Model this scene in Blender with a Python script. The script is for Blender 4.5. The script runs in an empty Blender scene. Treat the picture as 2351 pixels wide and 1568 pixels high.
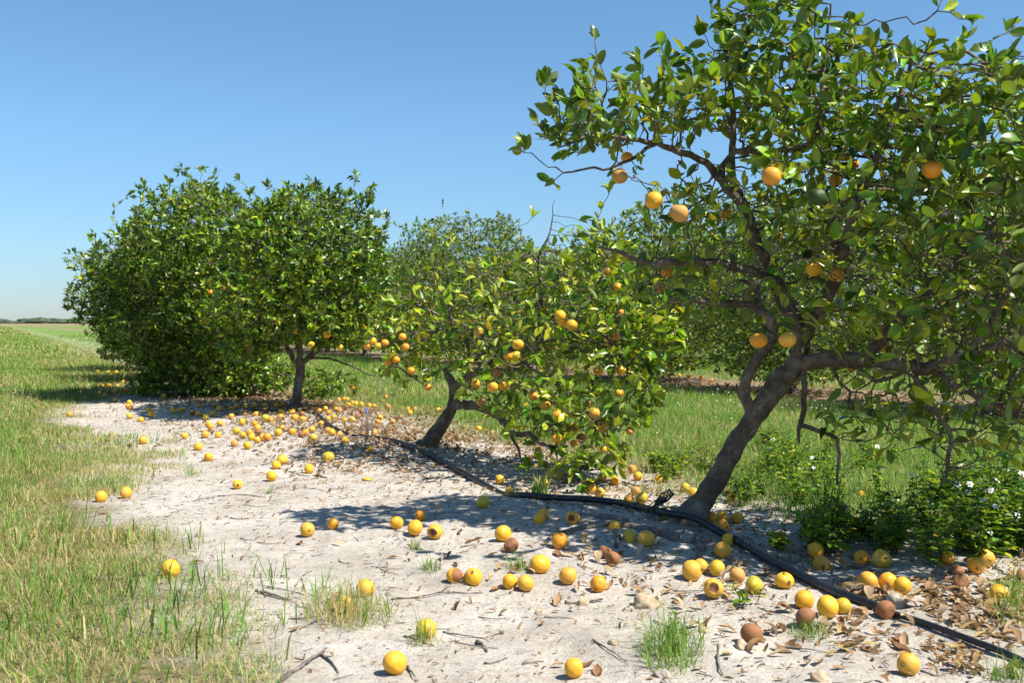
import bpy, math, random
import numpy as np
from mathutils import Vector, Matrix, Euler

RNG = np.random.default_rng(7)
random.seed(7)
scene = bpy.context.scene
COL = scene.collection

# ------------------------------------------------------------------ camera
CAM_H, FPX, W2, H2 = 1.05, 2286.0, 1175.5, 784.0
TILT = math.atan((H2 - 741.0) / FPX)
CT, ST = math.cos(TILT), math.sin(TILT)

def ray(x, y):
    """direction (with Y = 1) through a point of the 2351 x 1568 photograph"""
    u, v = (x - W2) / FPX, (H2 - y) / FPX
    d = np.array([u, CT + v * ST, v * CT - ST])
    return d / d[1]

def at(x, y, Y):
    return np.array([0, 0, CAM_H]) + ray(x, y) * Y

def topx(P):
    P = np.asarray(P, float); q = P - np.array([0, 0, CAM_H])
    dep = q[..., 1] * CT - q[..., 2] * ST
    up = q[..., 1] * ST + q[..., 2] * CT
    return W2 + FPX * q[..., 0] / dep, H2 - FPX * up / dep, dep

# ------------------------------------------------------------------ terrain height
def _hash(i, j):
    h = np.sin(i * 127.1 + j * 311.7) * 43758.5453
    return h - np.floor(h)

def vnoise(x, y):
    x = np.asarray(x, float); y = np.asarray(y, float)
    i, j = np.floor(x), np.floor(y); f, g = x - i, y - j
    f = f * f * (3 - 2 * f); g = g * g * (3 - 2 * g)
    return (_hash(i, j) * (1 - f) * (1 - g) + _hash(i + 1, j) * f * (1 - g)
            + _hash(i, j + 1) * (1 - f) * g + _hash(i + 1, j + 1) * f * g)

ROW_P, ROW_U, ROW_N = np.array([0.93, 5.1]), np.array([-0.459, 0.888]), np.array([0.888, 0.459])
MOUNDS = [(0.55, 5.0, .30, .045), (0.85, 5.15, .18, .05), (-0.75, 8.3, .35, .05), (0.62, 4.2, .16, .03),
          (-2.55, 11.7, .5, .05), (1.7, 3.95, .2, .03), (0.1, 5.6, .4, .025), (-.1, 4.6, .3, .02)]

def cross_row(x, y):
    return (x - ROW_P[0]) * ROW_N[0] + (y - ROW_P[1]) * ROW_N[1]

def gz(x, y):
    x = np.asarray(x, float); y = np.asarray(y, float)
    z = (vnoise(x * .55, y * .55) - .5) * .05 + (vnoise(x * 2.1 + 9, y * 2.1) - .5) * .03
    c = cross_row(x, y)
    sand = np.exp(-((c + .9) / 1.9) ** 4)
    n1 = vnoise(x * 6.3, y * 6.3 + 4); n2 = vnoise(x * 15 + 3, y * 15)
    z = z + sand * ((n1 - .5) * .022 + (n2 - .5) * .011 - .016 * np.clip(n1 - .62, 0, 1) * 3)
    for mx, my, s, a in MOUNDS:
        z = z + a * np.exp(-((x - mx) ** 2 + (y - my) ** 2) / (2 * s * s))
    return z

def ground(x, y, lift=0.0):
    d = ray(x, y); Y = (CAM_H - lift) / -d[2]
    for _ in range(4):
        Y = (CAM_H - lift - float(gz(d[0] * Y, Y))) / -d[2]
    p = np.array([0, 0, CAM_H]) + d * Y
    return p

# ------------------------------------------------------------------ object helpers
def tag(o, label=None, cat=None, group=None, kind=None):
    if label: o['label'] = label
    if cat: o['category'] = cat
    if group: o['group'] = group
    if kind: o['kind'] = kind
    return o

def link(name, me, parent=None, loc=None):
    o = bpy.data.objects.new(name, me); COL.objects.link(o)
    if parent is not None: o.parent = parent
    if loc is not None: o.location = loc
    return o

def empty(name, loc, rz=0.0):
    o = bpy.data.objects.new(name, None); COL.objects.link(o)
    o.location = loc; o.rotation_euler = (0, 0, rz); o.empty_display_size = .1
    return o

def mesh_np(name, V, F4=None, F3=None, mat=None, col=None, smooth=True):
    me = bpy.data.meshes.new(name)
    V = np.ascontiguousarray(V, np.float32)
    F4 = np.zeros((0, 4), np.int32) if F4 is None else np.asarray(F4, np.int32).reshape(-1, 4)
    F3 = np.zeros((0, 3), np.int32) if F3 is None else np.asarray(F3, np.int32).reshape(-1, 3)
    me.vertices.add(len(V)); me.vertices.foreach_set('co', V.ravel())
    n4, n3 = len(F4), len(F3)
    me.loops.add(n4 * 4 + n3 * 3); me.polygons.add(n4 + n3)
    me.loops.foreach_set('vertex_index', np.concatenate([F4.ravel(), F3.ravel()]).astype(np.int32))
    st = np.concatenate([np.arange(n4) * 4, n4 * 4 + np.arange(n3) * 3]).astype(np.int32)
    me.polygons.foreach_set('loop_start', st)
    me.polygons.foreach_set('use_smooth', np.full(n4 + n3, smooth))
    if col is not None:
        a = me.color_attributes.new('Col', 'FLOAT_COLOR', 'POINT')
        c = np.ones((len(V), 4), np.float32); c[:, :3] = col
        a.data.foreach_set('color', c.ravel())
    me.update(calc_edges=True)
    if mat: me.materials.append(mat)
    return me

def norm(a):
    return a / np.maximum(np.linalg.norm(a, axis=-1, keepdims=True), 1e-9)

def tubes(P0, P1, T0, T1, R0, R1, sides):
    """one open ring pair per segment"""
    n = len(P0); k = np.arange(sides) * 2 * np.pi / sides
    def ring(P, T, R):
        ref = np.array([.31, .22, .925]); T = norm(T)
        a = np.cross(T, ref); bad = np.linalg.norm(a, axis=1) < .05
        a[bad] = np.cross(T[bad], np.array([1., 0, 0])); a = norm(a); b = np.cross(T, a)
        return P[:, None] + R[:, None, None] * (np.cos(k)[None, :, None] * a[:, None] + np.sin(k)[None, :, None] * b[:, None])
    V = np.concatenate([ring(P0, T0, R0), ring(P1, T1, R1)], 1).reshape(-1, 3)
    i = np.arange(sides); j = (i + 1) % sides
    f = np.stack([i, j, j + sides, i + sides], 1)
    F = (np.arange(n)[:, None, None] * 2 * sides + f[None]).reshape(-1, 4)
    return V, F

def polytube(pts, rad, sides=10, cap=True, name='tube', mat=None):
    """closed tube along a polyline"""
    P = np.asarray(pts, float); n = len(P)
    R = np.full(n, rad, float) if np.isscalar(rad) else np.asarray(rad, float)
    T = np.zeros_like(P); T[1:-1] = P[2:] - P[:-2]; T[0] = P[1] - P[0]; T[-1] = P[-1] - P[-2]; T = norm(T)
    a = np.cross(T[0], [.31, .22, .925]); A = []
    for t in T:
        a = a - t * np.dot(a, t); a = a / np.linalg.norm(a); A.append(a)
    A = np.array(A); B = np.cross(T, A); k = np.arange(sides) * 2 * np.pi / sides
    V = (P[:, None] + R[:, None, None] * (np.cos(k)[None, :, None] * A[:, None] + np.sin(k)[None, :, None] * B[:, None])).reshape(-1, 3)
    i = np.arange(sides); j = (i + 1) % sides
    F = np.concatenate([np.stack([i + s * sides, j + s * sides, j + (s + 1) * sides, i + (s + 1) * sides], 1) for s in range(n - 1)])
    F3 = None
    if cap:
        V = np.concatenate([V, P[:1], P[-1:]]); c0, c1 = n * sides, n * sides + 1
        F3 = np.concatenate([np.stack([j, i, np.full(sides, c0)], 1),
                             np.stack([i + (n - 1) * sides, j + (n - 1) * sides, np.full(sides, c1)], 1)])
    return V, F, F3

def catmull(P, step):
    P = np.asarray(P, float)
    if len(P) == 2:
        n = max(2, int(np.linalg.norm(P[1, :3] - P[0, :3]) / step) + 1)
        t = np.linspace(0, 1, n)[:, None]; return P[0] * (1 - t) + P[1] * t
    Q = np.concatenate([2 * P[:1] - P[1:2], P, 2 * P[-1:] - P[-2:-1]]); out = []
    for i in range(1, len(Q) - 2):
        p0, p1, p2, p3 = Q[i - 1:i + 3]
        n = max(2, int(np.linalg.norm(p2[:3] - p1[:3]) / step) + 1)
        t = np.linspace(0, 1, n, endpoint=False)[:, None]
        out.append(.5 * (2 * p1 + (p2 - p0) * t + (2 * p0 - 5 * p1 + 4 * p2 - p3) * t ** 2 + (3 * p1 - p0 - 3 * p2 + p3) * t ** 3))
    out.append(P[-1:]); return np.concatenate(out)

class Join:
    """gathers pieces of ONE mesh"""
    def __init__(s): s.V, s.F4, s.F3, s.C, s.n = [], [], [], [], 0
    def add(s, V, F4=None, F3=None, col=None):
        V = np.asarray(V, float).reshape(-1, 3)
        if F4 is not None and len(F4): s.F4.append(np.asarray(F4) + s.n)
        if F3 is not None and len(F3): s.F3.append(np.asarray(F3) + s.n)
        s.V.append(V); s.n += len(V)
        if col is not None:
            c = np.asarray(col, float); s.C.append(np.broadcast_to(c, (len(V), 3)))
    def mesh(s, name, mat, smooth=True):
        return mesh_np(name, np.concatenate(s.V), np.concatenate(s.F4) if s.F4 else None,
                       np.concatenate(s.F3) if s.F3 else None, mat, np.concatenate(s.C) if s.C else None, smooth)

# ------------------------------------------------------------------ materials
def new_mat(name):
    m = bpy.data.materials.new(name); m.use_nodes = True; nt = m.node_tree; nt.nodes.clear()
    return m, nt, nt.nodes.new('ShaderNodeOutputMaterial')

def N(nt, typ, **kw):
    n = nt.nodes.new(typ)
    for k, v in kw.items():
        if k in n.inputs: n.inputs[k].default_value = v
        else: setattr(n, k, v)
    return n

def mixc(nt, fac, a, b, blend='MIX'):
    n = nt.nodes.new('ShaderNodeMix'); n.data_type = 'RGBA'; n.blend_type = blend
    for sock, v in ((n.inputs[0], fac), (n.inputs[6], a), (n.inputs[7], b)):
        if hasattr(v, 'is_output'): nt.links.new(v, sock)
        elif sock.type == 'VALUE': sock.default_value = v
        else: sock.default_value = tuple(v) + ((1,) if len(v) == 3 else ())
    return n.outputs[2]

def maprange(nt, v, a, b, c=0.0, d=1.0, smooth=True):
    n = nt.nodes.new('ShaderNodeMapRange'); n.interpolation_type = 'SMOOTHSTEP' if smooth else 'LINEAR'
    n.inputs[1].default_value, n.inputs[2].default_value, n.inputs[3].default_value, n.inputs[4].default_value = a, b, c, d
    nt.links.new(v, n.inputs[0]); return n.outputs[0]

def noise(nt, vec, scale, detail=4, rough=.55, out=0):
    n = N(nt, 'ShaderNodeTexNoise', Scale=scale, Detail=detail, Roughness=rough)
    nt.links.new(vec, n.inputs['Vector']); return n.outputs[out]

def math_n(nt, op, a, b=0.0):
    n = nt.nodes.new('ShaderNodeMath'); n.operation = op
    for s, v in ((n.inputs[0], a), (n.inputs[1], b)):
        if hasattr(v, 'is_output'): nt.links.new(v, s)
        else: s.default_value = v
    return n.outputs[0]

def bump(nt, h, strength, dist):
    n = N(nt, 'ShaderNodeBump', Strength=strength, Distance=dist); nt.links.new(h, n.inputs['Height']); return n.outputs[0]

def leaf_mat(name, rough=.33, trans=.22, under=(.26, .31, .10), under_f=.45, spec=.42, boost=(2.0, 1.8, .4)):
    m, nt, out = new_mat(name); L = nt.links.new
    at_ = N(nt, 'ShaderNodeAttribute', attribute_name='Col')
    geo = N(nt, 'ShaderNodeNewGeometry')
    col = at_.outputs['Color']
    back = mixc(nt, math_n(nt, 'MULTIPLY', geo.outputs['Backfacing'], under_f), col, under)
    p = N(nt, 'ShaderNodeBsdfPrincipled'); L(back, p.inputs['Base Color'])
    p.inputs['Specular IOR Level'].default_value = spec
    L(maprange(nt, geo.outputs['Backfacing'], 0, 1, rough, .7), p.inputs['Roughness'])
    tr = N(nt, 'ShaderNodeBsdfTranslucent'); L(mixc(nt, 1.0, col, boost, 'MULTIPLY'), tr.inputs['Color'])
    mx = N(nt, 'ShaderNodeMixShader'); mx.inputs[0].default_value = trans
    L(p.outputs[0], mx.inputs[1]); L(tr.outputs[0], mx.inputs[2]); L(mx.outputs[0], out.inputs[0])
    return m

def bark_mat(name, base=(.095, .070, .050), light=(.26, .22, .17)):
    m, nt, out = new_mat(name); L = nt.links.new
    tc = N(nt, 'ShaderNodeTexCoord'); o = tc.outputs['Object']
    n1 = noise(nt, o, 9, 6, .65); n2 = noise(nt, o, 45, 5, .6); n3 = noise(nt, o, 3.2, 3)
    c = mixc(nt, maprange(nt, n1, .35, .7), base, light)
    c = mixc(nt, maprange(nt, n2, .45, .75, 0, .55), c, (.045, .035, .028))
    c = mixc(nt, maprange(nt, n3, .55, .72, 0, .35), c, (.13, .13, .075))
    p = N(nt, 'ShaderNodeBsdfPrincipled', Roughness=.88); p.inputs['Specular IOR Level'].default_value = .25
    L(c, p.inputs['Base Color'])
    w = N(nt, 'ShaderNodeTexWave', Scale=7.0, Distortion=7.0, Detail=4.0); w.bands_direction = 'X'; L(o, w.inputs['Vector'])
    h = math_n(nt, 'ADD', math_n(nt, 'MULTIPLY', w.outputs['Fac'], .35), n2)
    L(bump(nt, h, .9, .022), p.inputs['Normal']); L(p.outputs[0], out.inputs[0])
    return m

def plain_mat(name, c, rough=.6, var=.25, scale=30, bumpd=0.002, spec=.4):
    m, nt, out = new_mat(name); L = nt.links.new
    tc = N(nt, 'ShaderNodeTexCoord'); o = tc.outputs['Object']
    n1 = noise(nt, o, scale, 5, .6)
    dark = tuple(x * (1 - var) for x in c); lite = tuple(min(1, x * (1 + var)) for x in c)
    p = N(nt, 'ShaderNodeBsdfPrincipled', Roughness=rough); p.inputs['Specular IOR Level'].default_value = spec
    L(mixc(nt, maprange(nt, n1, .3, .7), dark, lite), p.inputs['Base Color'])
    if bumpd: L(bump(nt, n1, .5, bumpd), p.inputs['Normal'])
    L(p.outputs[0], out.inputs[0]); return m

def vcol_mat(name, rough=.8, trans=0.0, var=.3, scale=40, bumpd=.003):
    m, nt, out = new_mat(name); L = nt.links.new
    a = N(nt, 'ShaderNodeAttribute', attribute_name='Col'); tc = N(nt, 'ShaderNodeTexCoord')
    oi = N(nt, 'ShaderNodeObjectInfo')
    n1 = noise(nt, tc.outputs['Object'], scale, 4)
    c = mixc(nt, maprange(nt, n1, .3, .7, 0, var), a.outputs['Color'], mixc(nt, 1.0, a.outputs['Color'], (.35, .3, .3), 'MULTIPLY'))
    c = mixc(nt, 1.0, c, mixc(nt, oi.outputs['Random'], (.72, .66, .6), (1.15, 1.12, 1.0)), 'MULTIPLY')
    p = N(nt, 'ShaderNodeBsdfPrincipled', Roughness=rough); p.inputs['Specular IOR Level'].default_value = .25
    L(c, p.inputs['Base Color']); L(bump(nt, n1, .5, bumpd), p.inputs['Normal'])
    sh = p.outputs[0]
    if trans:
        t = N(nt, 'ShaderNodeBsdfTranslucent'); L(c, t.inputs['Color'])
        mx = N(nt, 'ShaderNodeMixShader'); mx.inputs[0].default_value = trans
        L(sh, mx.inputs[1]); L(t.outputs[0], mx.inputs[2]); sh = mx.outputs[0]
    L(sh, out.inputs[0]); return m

def orange_mat(name, peel, patch, patch_amt, sand=.25, rough=.42, fade=None, green=None):
    """peel with pores, blemishes, mould or sand patches that belong to each fruit (object random)"""
    m, nt, out = new_mat(name); L = nt.links.new
    tc = N(nt, 'ShaderNodeTexCoord'); oi = N(nt, 'ShaderNodeObjectInfo')
    off = N(nt, 'ShaderNodeVectorMath', operation='ADD'); L(tc.outputs['Object'], off.inputs[0])
    cmb = N(nt, 'ShaderNodeCombineXYZ'); r100 = math_n(nt, 'MULTIPLY', oi.outputs['Random'], 37.0)
    for i in range(3): L(r100, cmb.inputs[i])
    L(cmb.outputs[0], off.inputs[1]); v = off.outputs[0]
    big = noise(nt, v, 16, 3, .55); mid = noise(nt, v, 60, 5, .65); fine = noise(nt, v, 420, 2, .5)
    c = mixc(nt, oi.outputs['Random'], peel, tuple(x * y for x, y in zip(peel, (1.0, .87, .8))))
    c = mixc(nt, maprange(nt, big, .35, .7, 0, .30), c, (peel[0] * .92, peel[1] * .72, peel[2] * .6))
    if green: c = mixc(nt, maprange(nt, noise(nt, v, 9, 2, .4), .45, .62, 0, .8), c, green)
    c = mixc(nt, maprange(nt, math_n(nt, 'ADD', big, math_n(nt, 'MULTIPLY', mid, .3)), .92 - patch_amt, 1.0 - patch_amt * .7, 0, .85), c, patch)
    c = mixc(nt, maprange(nt, mid, .63, .70, 0, .55), c, (.17, .09, .03))
    p = N(nt, 'ShaderNodeBsdfPrincipled', Roughness=rough); p.inputs['Specular IOR Level'].default_value = .35
    L(c, p.inputs['Base Color'])
    p.inputs['Subsurface Weight'].default_value = .08; p.inputs['Subsurface Radius'].default_value = (.01, .005, .002)
    p.inputs['Subsurface Scale'].default_value = .6
    h = math_n(nt, 'ADD', math_n(nt, 'MULTIPLY', mid, .5), fine)
    L(bump(nt, h, .35, .0016), p.inputs['Normal']); L(p.outputs[0], out.inputs[0]); return m

def ground_mat():
    m, nt, out = new_mat('sandy_ground'); L = nt.links.new
    g = N(nt, 'ShaderNodeNewGeometry'); P = g.outputs['Position']
    dot = N(nt, 'ShaderNodeVectorMath', operation='DOT_PRODUCT'); L(P, dot.inputs[0])
    dot.inputs[1].default_value = (ROW_N[0], ROW_N[1], 0)
    c = math_n(nt, 'SUBTRACT', dot.outputs['Value'], float(ROW_P @ ROW_N))
    wob = noise(nt, P, 1.1, 4, .6); c = math_n(nt, 'ADD', c, math_n(nt, 'MULTIPLY', math_n(nt, 'SUBTRACT', wob, .5), 1.3))
    dt = N(nt, 'ShaderNodeVectorMath', operation='DOT_PRODUCT'); L(P, dt.inputs[0]); dt.inputs[1].default_value = (ROW_U[0], ROW_U[1], 0)
    t = math_n(nt, 'SUBTRACT', dt.outputs['Value'], float(ROW_P @ ROW_U))
    cl = math_n(nt, 'SUBTRACT', c, maprange(nt, t, 8.5, 14, 0, 2.1))
    sand1 = math_n(nt, 'MULTIPLY', math_n(nt, 'MULTIPLY', maprange(nt, cl, -2.8, -2.35), maprange(nt, c, 1.35, .6)), maprange(nt, t, 13, 18, 1, .15))
    sand2 = math_n(nt, 'MULTIPLY', maprange(nt, c, 5.7, 6.5), maprange(nt, c, 9.0, 8.2))
    n1 = noise(nt, P, 2.3, 5, .6); n2 = noise(nt, P, 14, 5, .65); n3 = noise(nt, P, 70, 4, .7); n4 = noise(nt, P, 260, 3, .7)
    sand = mixc(nt, maprange(nt, n1, .3, .72), (.56, .505, .43), (.40, .35, .285))
    sand = mixc(nt, maprange(nt, noise(nt, P, .9, 6, .7), .46, .68, 0, .55), sand, (.27, .225, .175))
    sand = mixc(nt, maprange(nt, n2, .50, .74, 0, .65), sand, (.24, .205, .17))
    sand = mixc(nt, maprange(nt, n3, .53, .68, 0, .7), sand, (.17, .14, .115))
    st = N(nt, 'ShaderNodeMapping'); L(P, st.inputs[0]); st.inputs['Scale'].default_value = (.35, 1.5, 1); st.inputs['Rotation'].default_value = (0, 0, .3)
    n5 = noise(nt, st.outputs[0], 48, 5, .75); sand = mixc(nt, maprange(nt, n5, .57, .66, 0, .8), sand, (.10, .08, .062))
    n6 = noise(nt, P, 33, 3, .6); sand = mixc(nt, maprange(nt, n6, .62, .72, 0, .55), sand, (.34, .22, .12))
    sand = mixc(nt, maprange(nt, n4, .40, .70, 0, .35), sand, (.58, .54, .48))
    soil = mixc(nt, maprange(nt, n2, .35, .65), (.11, .13, .04), (.27, .205, .11))
    soil = mixc(nt, maprange(nt, n3, .4, .7, 0, .6), soil, (.09, .085, .035))
    far = mixc(nt, maprange(nt, noise(nt, P, .09, 4), .38, .62), (.12, .20, .04), (.17, .22, .06))
    sep = N(nt, 'ShaderNodeSeparateXYZ'); L(P, sep.inputs[0])
    soil = mixc(nt, maprange(nt, sep.outputs[1], 14, 60), soil, far)
    soil = mixc(nt, maprange(nt, sep.outputs[1], 220, 420), soil, (.24, .19, .10))
    lit = mixc(nt, maprange(nt, n2, .35, .65), (.20, .125, .07), (.33, .25, .17))
    lit = mixc(nt, maprange(nt, n3, .45, .7, 0, .7), lit, (.09, .055, .035))
    col = mixc(nt, sand1, soil, sand)
    col = mixc(nt, math_n(nt, 'MULTIPLY', sand2, .9), col, lit)
    p = N(nt, 'ShaderNodeBsdfPrincipled', Roughness=.95); p.inputs['Specular IOR Level'].default_value = .12
    L(col, p.inputs['Base Color'])
    h = math_n(nt, 'ADD', math_n(nt, 'MULTIPLY', n2, 1.0), math_n(nt, 'ADD', math_n(nt, 'MULTIPLY', n3, .5), math_n(nt, 'MULTIPLY', n4, .22)))
    L(bump(nt, h, .75, .03), p.inputs['Normal']); L(p.outputs[0], out.inputs[0]); return m

M = dict(
    bark=bark_mat('citrus_bark'), twig=bark_mat('twig_bark', (.105, .078, .052), (.25, .20, .145)),
    leaf=leaf_mat('citrus_leaf'), weed=leaf_mat('weed_leaf', .5, .4, (.12, .18, .06), .3),
    grass=leaf_mat('grass_blade', .55, .32, (.15, .2, .06), .1, .3, (1.4, 1.4, .7)),
    dry=vcol_mat('dry_leaf', .75, .22), stick=bark_mat('dead_stick', (.13, .105, .085), (.33, .29, .25)),
    ripe=orange_mat('ripe_peel', (.78, .43, .028), (.46, .31, .13), .15),
    scarred=orange_mat('scarred_peel', (.74, .41, .032), (.36, .23, .11), .27),
    greenish=orange_mat('greenish_peel', (.66, .45, .03), (.5, .42, .2), .08, green=(.26, .30, .035)),
    deep=orange_mat('deep_orange_peel', (.72, .33, .022), (.45, .25, .10), .2),
    rotten=orange_mat('rotten_peel', (.30, .125, .042), (.21, .125, .07), .32, rough=.7),
    tan=orange_mat('dry_tan_peel', (.58, .30, .07), (.40, .24, .09), .28, rough=.6),
    unripe=orange_mat('unripe_peel', (.035, .075, .012), (.09, .12, .02), .12),
    rotspot=plain_mat('rot_spot', (.14, .055, .022), .7, .4, 90), pith=plain_mat('pith', (.55, .42, .22), .7),
    hose=plain_mat('black_hose', (.014, .014, .017), .38, .3, 60, .0006, .5),
    petal=plain_mat('white_petal', (.82, .82, .80), .5, .04, 10, 0), disc=plain_mat('flower_disc', (.70, .36, .01), .7, .3, 300),
    blue=plain_mat('blue_nozzle', (.03, .16, .55), .4, .1), grey=plain_mat('grey_stake', (.13, .13, .14), .5, .2),
    calyx=plain_mat('calyx', (.16, .13, .05), .8, .3, 200), clod=plain_mat('clod', (.42, .315, .21), .95, .35, 25, .012, .1),
    sandclod=plain_mat('sand_clod', (.36, .31, .255), .95, .3, 30, .01, .1),
    tree_far=plain_mat('distant_foliage', (.05, .075, .04), .9, .4, .2, 0),
)
# ------------------------------------------------------------------ leaves
def leaf_mesh_data(P, D, Nn, L, Wd, fold, curl, col, full=True):
    n = len(P); D = norm(D); Nn = Nn - D * np.sum(Nn * D, 1, keepdims=True); Nn = norm(Nn); B = np.cross(Nn, D)
    if full:
        u = np.array([0, .24, .52, .80, 1.0]); w = np.array([0, .78, 1.0, .66, 0])
    else:
        u = np.array([0, .5, 1.0]); w = np.array([0, 1.0, 0])
    k = len(u); cu = np.where(np.abs(curl) < .05, .05, curl)[:, None]
    x = L[:, None] * np.sin(cu * u) / cu; z = -L[:, None] * (1 - np.cos(cu * u)) / cu
    mid = P[:, None] + x[..., None] * D[:, None] + z[..., None] * Nn[:, None]
    hw = (Wd[:, None] * .5 * w)[:, 1:-1]
    lift = (hw * np.sin(fold)[:, None])[..., None] * Nn[:, None]; sp = (hw * np.cos(fold)[:, None])[..., None] * B[:, None]
    left, right = mid[:, 1:-1] + lift + sp, mid[:, 1:-1] + lift - sp
    V = np.concatenate([mid, left, right], 1); nv = V.shape[1]
    a, b = k, k + (k - 2)
    if full:
        f3 = [(0, 1, a), (4, a + 2, 3), (0, b, 1), (4, 3, b + 2)]
        f4 = [(1, 2, a + 1, a), (2, 3, a + 2, a + 1), (2, 1, b, b + 1), (3, 2, b + 1, b + 2)]
    else:
        f3 = [(0, 1, a), (1, 2, a), (1, 0, b), (2, 1, b)]; f4 = []
    base = np.arange(n)[:, None, None] * nv
    F3 = (base + np.array(f3)[None]).reshape(-1, 3)
    F4 = (base + np.array(f4)[None]).reshape(-1, 4) if f4 else None
    C = np.repeat(col[:, None], nv, 1)
    if full: C[:, 1:4] *= 1.12
    return V.reshape(-1, 3), F4, F3, C.reshape(-1, 3)

PAL = np.array([(.030, .072, .006), (.090, .175, .008), (.20, .285, .012), (.36, .40, .024), (.52, .40, .018), (.30, .17, .08)])

def leaf_colors(P, n, rng, w=(.22, .34, .27, .13, .03, .01)):
    s = vnoise(P[:, 0] * 2.2 + P[:, 2] * 1.3, P[:, 1] * 2.2 - P[:, 2] * 2.1)
    w = np.array(w); cum = np.cumsum(w / w.sum())
    hi = cum[3] - .02; r = rng.random(n) * .8 + (s - .5) * .5 + .1; r = np.where((r < 0) | (r > hi), rng.random(n) * hi, r)
    r = np.where(rng.random(n) < .12, rng.random(n), r)
    i = np.searchsorted(cum, r); i = np.clip(i, 0, len(PAL) - 1)
    c = PAL[i] * (.8 + .45 * rng.random((n, 1))); return c * (1 + .12 * rng.standard_normal((n, 3))).clip(.7, 1.3)

# ------------------------------------------------------------------ growing a tree
def colonize(pos0, par0, A, D, dk, iters, rng, jit=.30, cap=40000, maxch=3, trop=(0, 0, .05), di=9.0):
    pos = np.zeros((cap, 3)); par = np.full(cap, -1); nch = np.zeros(cap, int)
    n = len(pos0); pos[:n] = pos0; par[:n] = par0
    alive = np.ones(len(A), bool); dist = np.full(len(A), 1e9); nn = np.zeros(len(A), int)
    def upd(lo, hi):
        for s in range(lo, hi, 1500):
            e = min(hi, s + 1500); ai = np.where(alive)[0]
            d = np.linalg.norm(A[ai][:, None] - pos[None, s:e], axis=2); j = d.argmin(1); dm = d[np.arange(len(ai)), j]
            b = dm < dist[ai]; dist[ai[b]] = dm[b]; nn[ai[b]] = s + j[b]
    upd(0, n); alive &= dist > dk
    for it in range(iters):
        idx = np.where(alive & (dist < di))[0]
        if not len(idx) or n > cap - 3000: break
        near = nn[idx]; acc = np.zeros((n, 3)); np.add.at(acc, near, norm(A[idx] - pos[near]))
        uq = np.unique(near); uq = uq[nch[uq] < maxch]
        stuck = nch[near] >= maxch
        if len(uq) == 0: break
        d = norm(norm(acc[uq]) + jit * rng.standard_normal((len(uq), 3)) + np.array(trop))
        m = len(uq); pos[n:n + m] = pos[uq] + d * D * (.8 + .4 * rng.random((m, 1))); par[n:n + m] = uq; nch[uq] += 1
        upd(n, n + m); n += m
        alive &= dist > dk
        alive[idx[stuck & (rng.random(len(idx)) < .15)]] = False
    return pos[:n].copy(), par[:n].copy()

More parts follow.
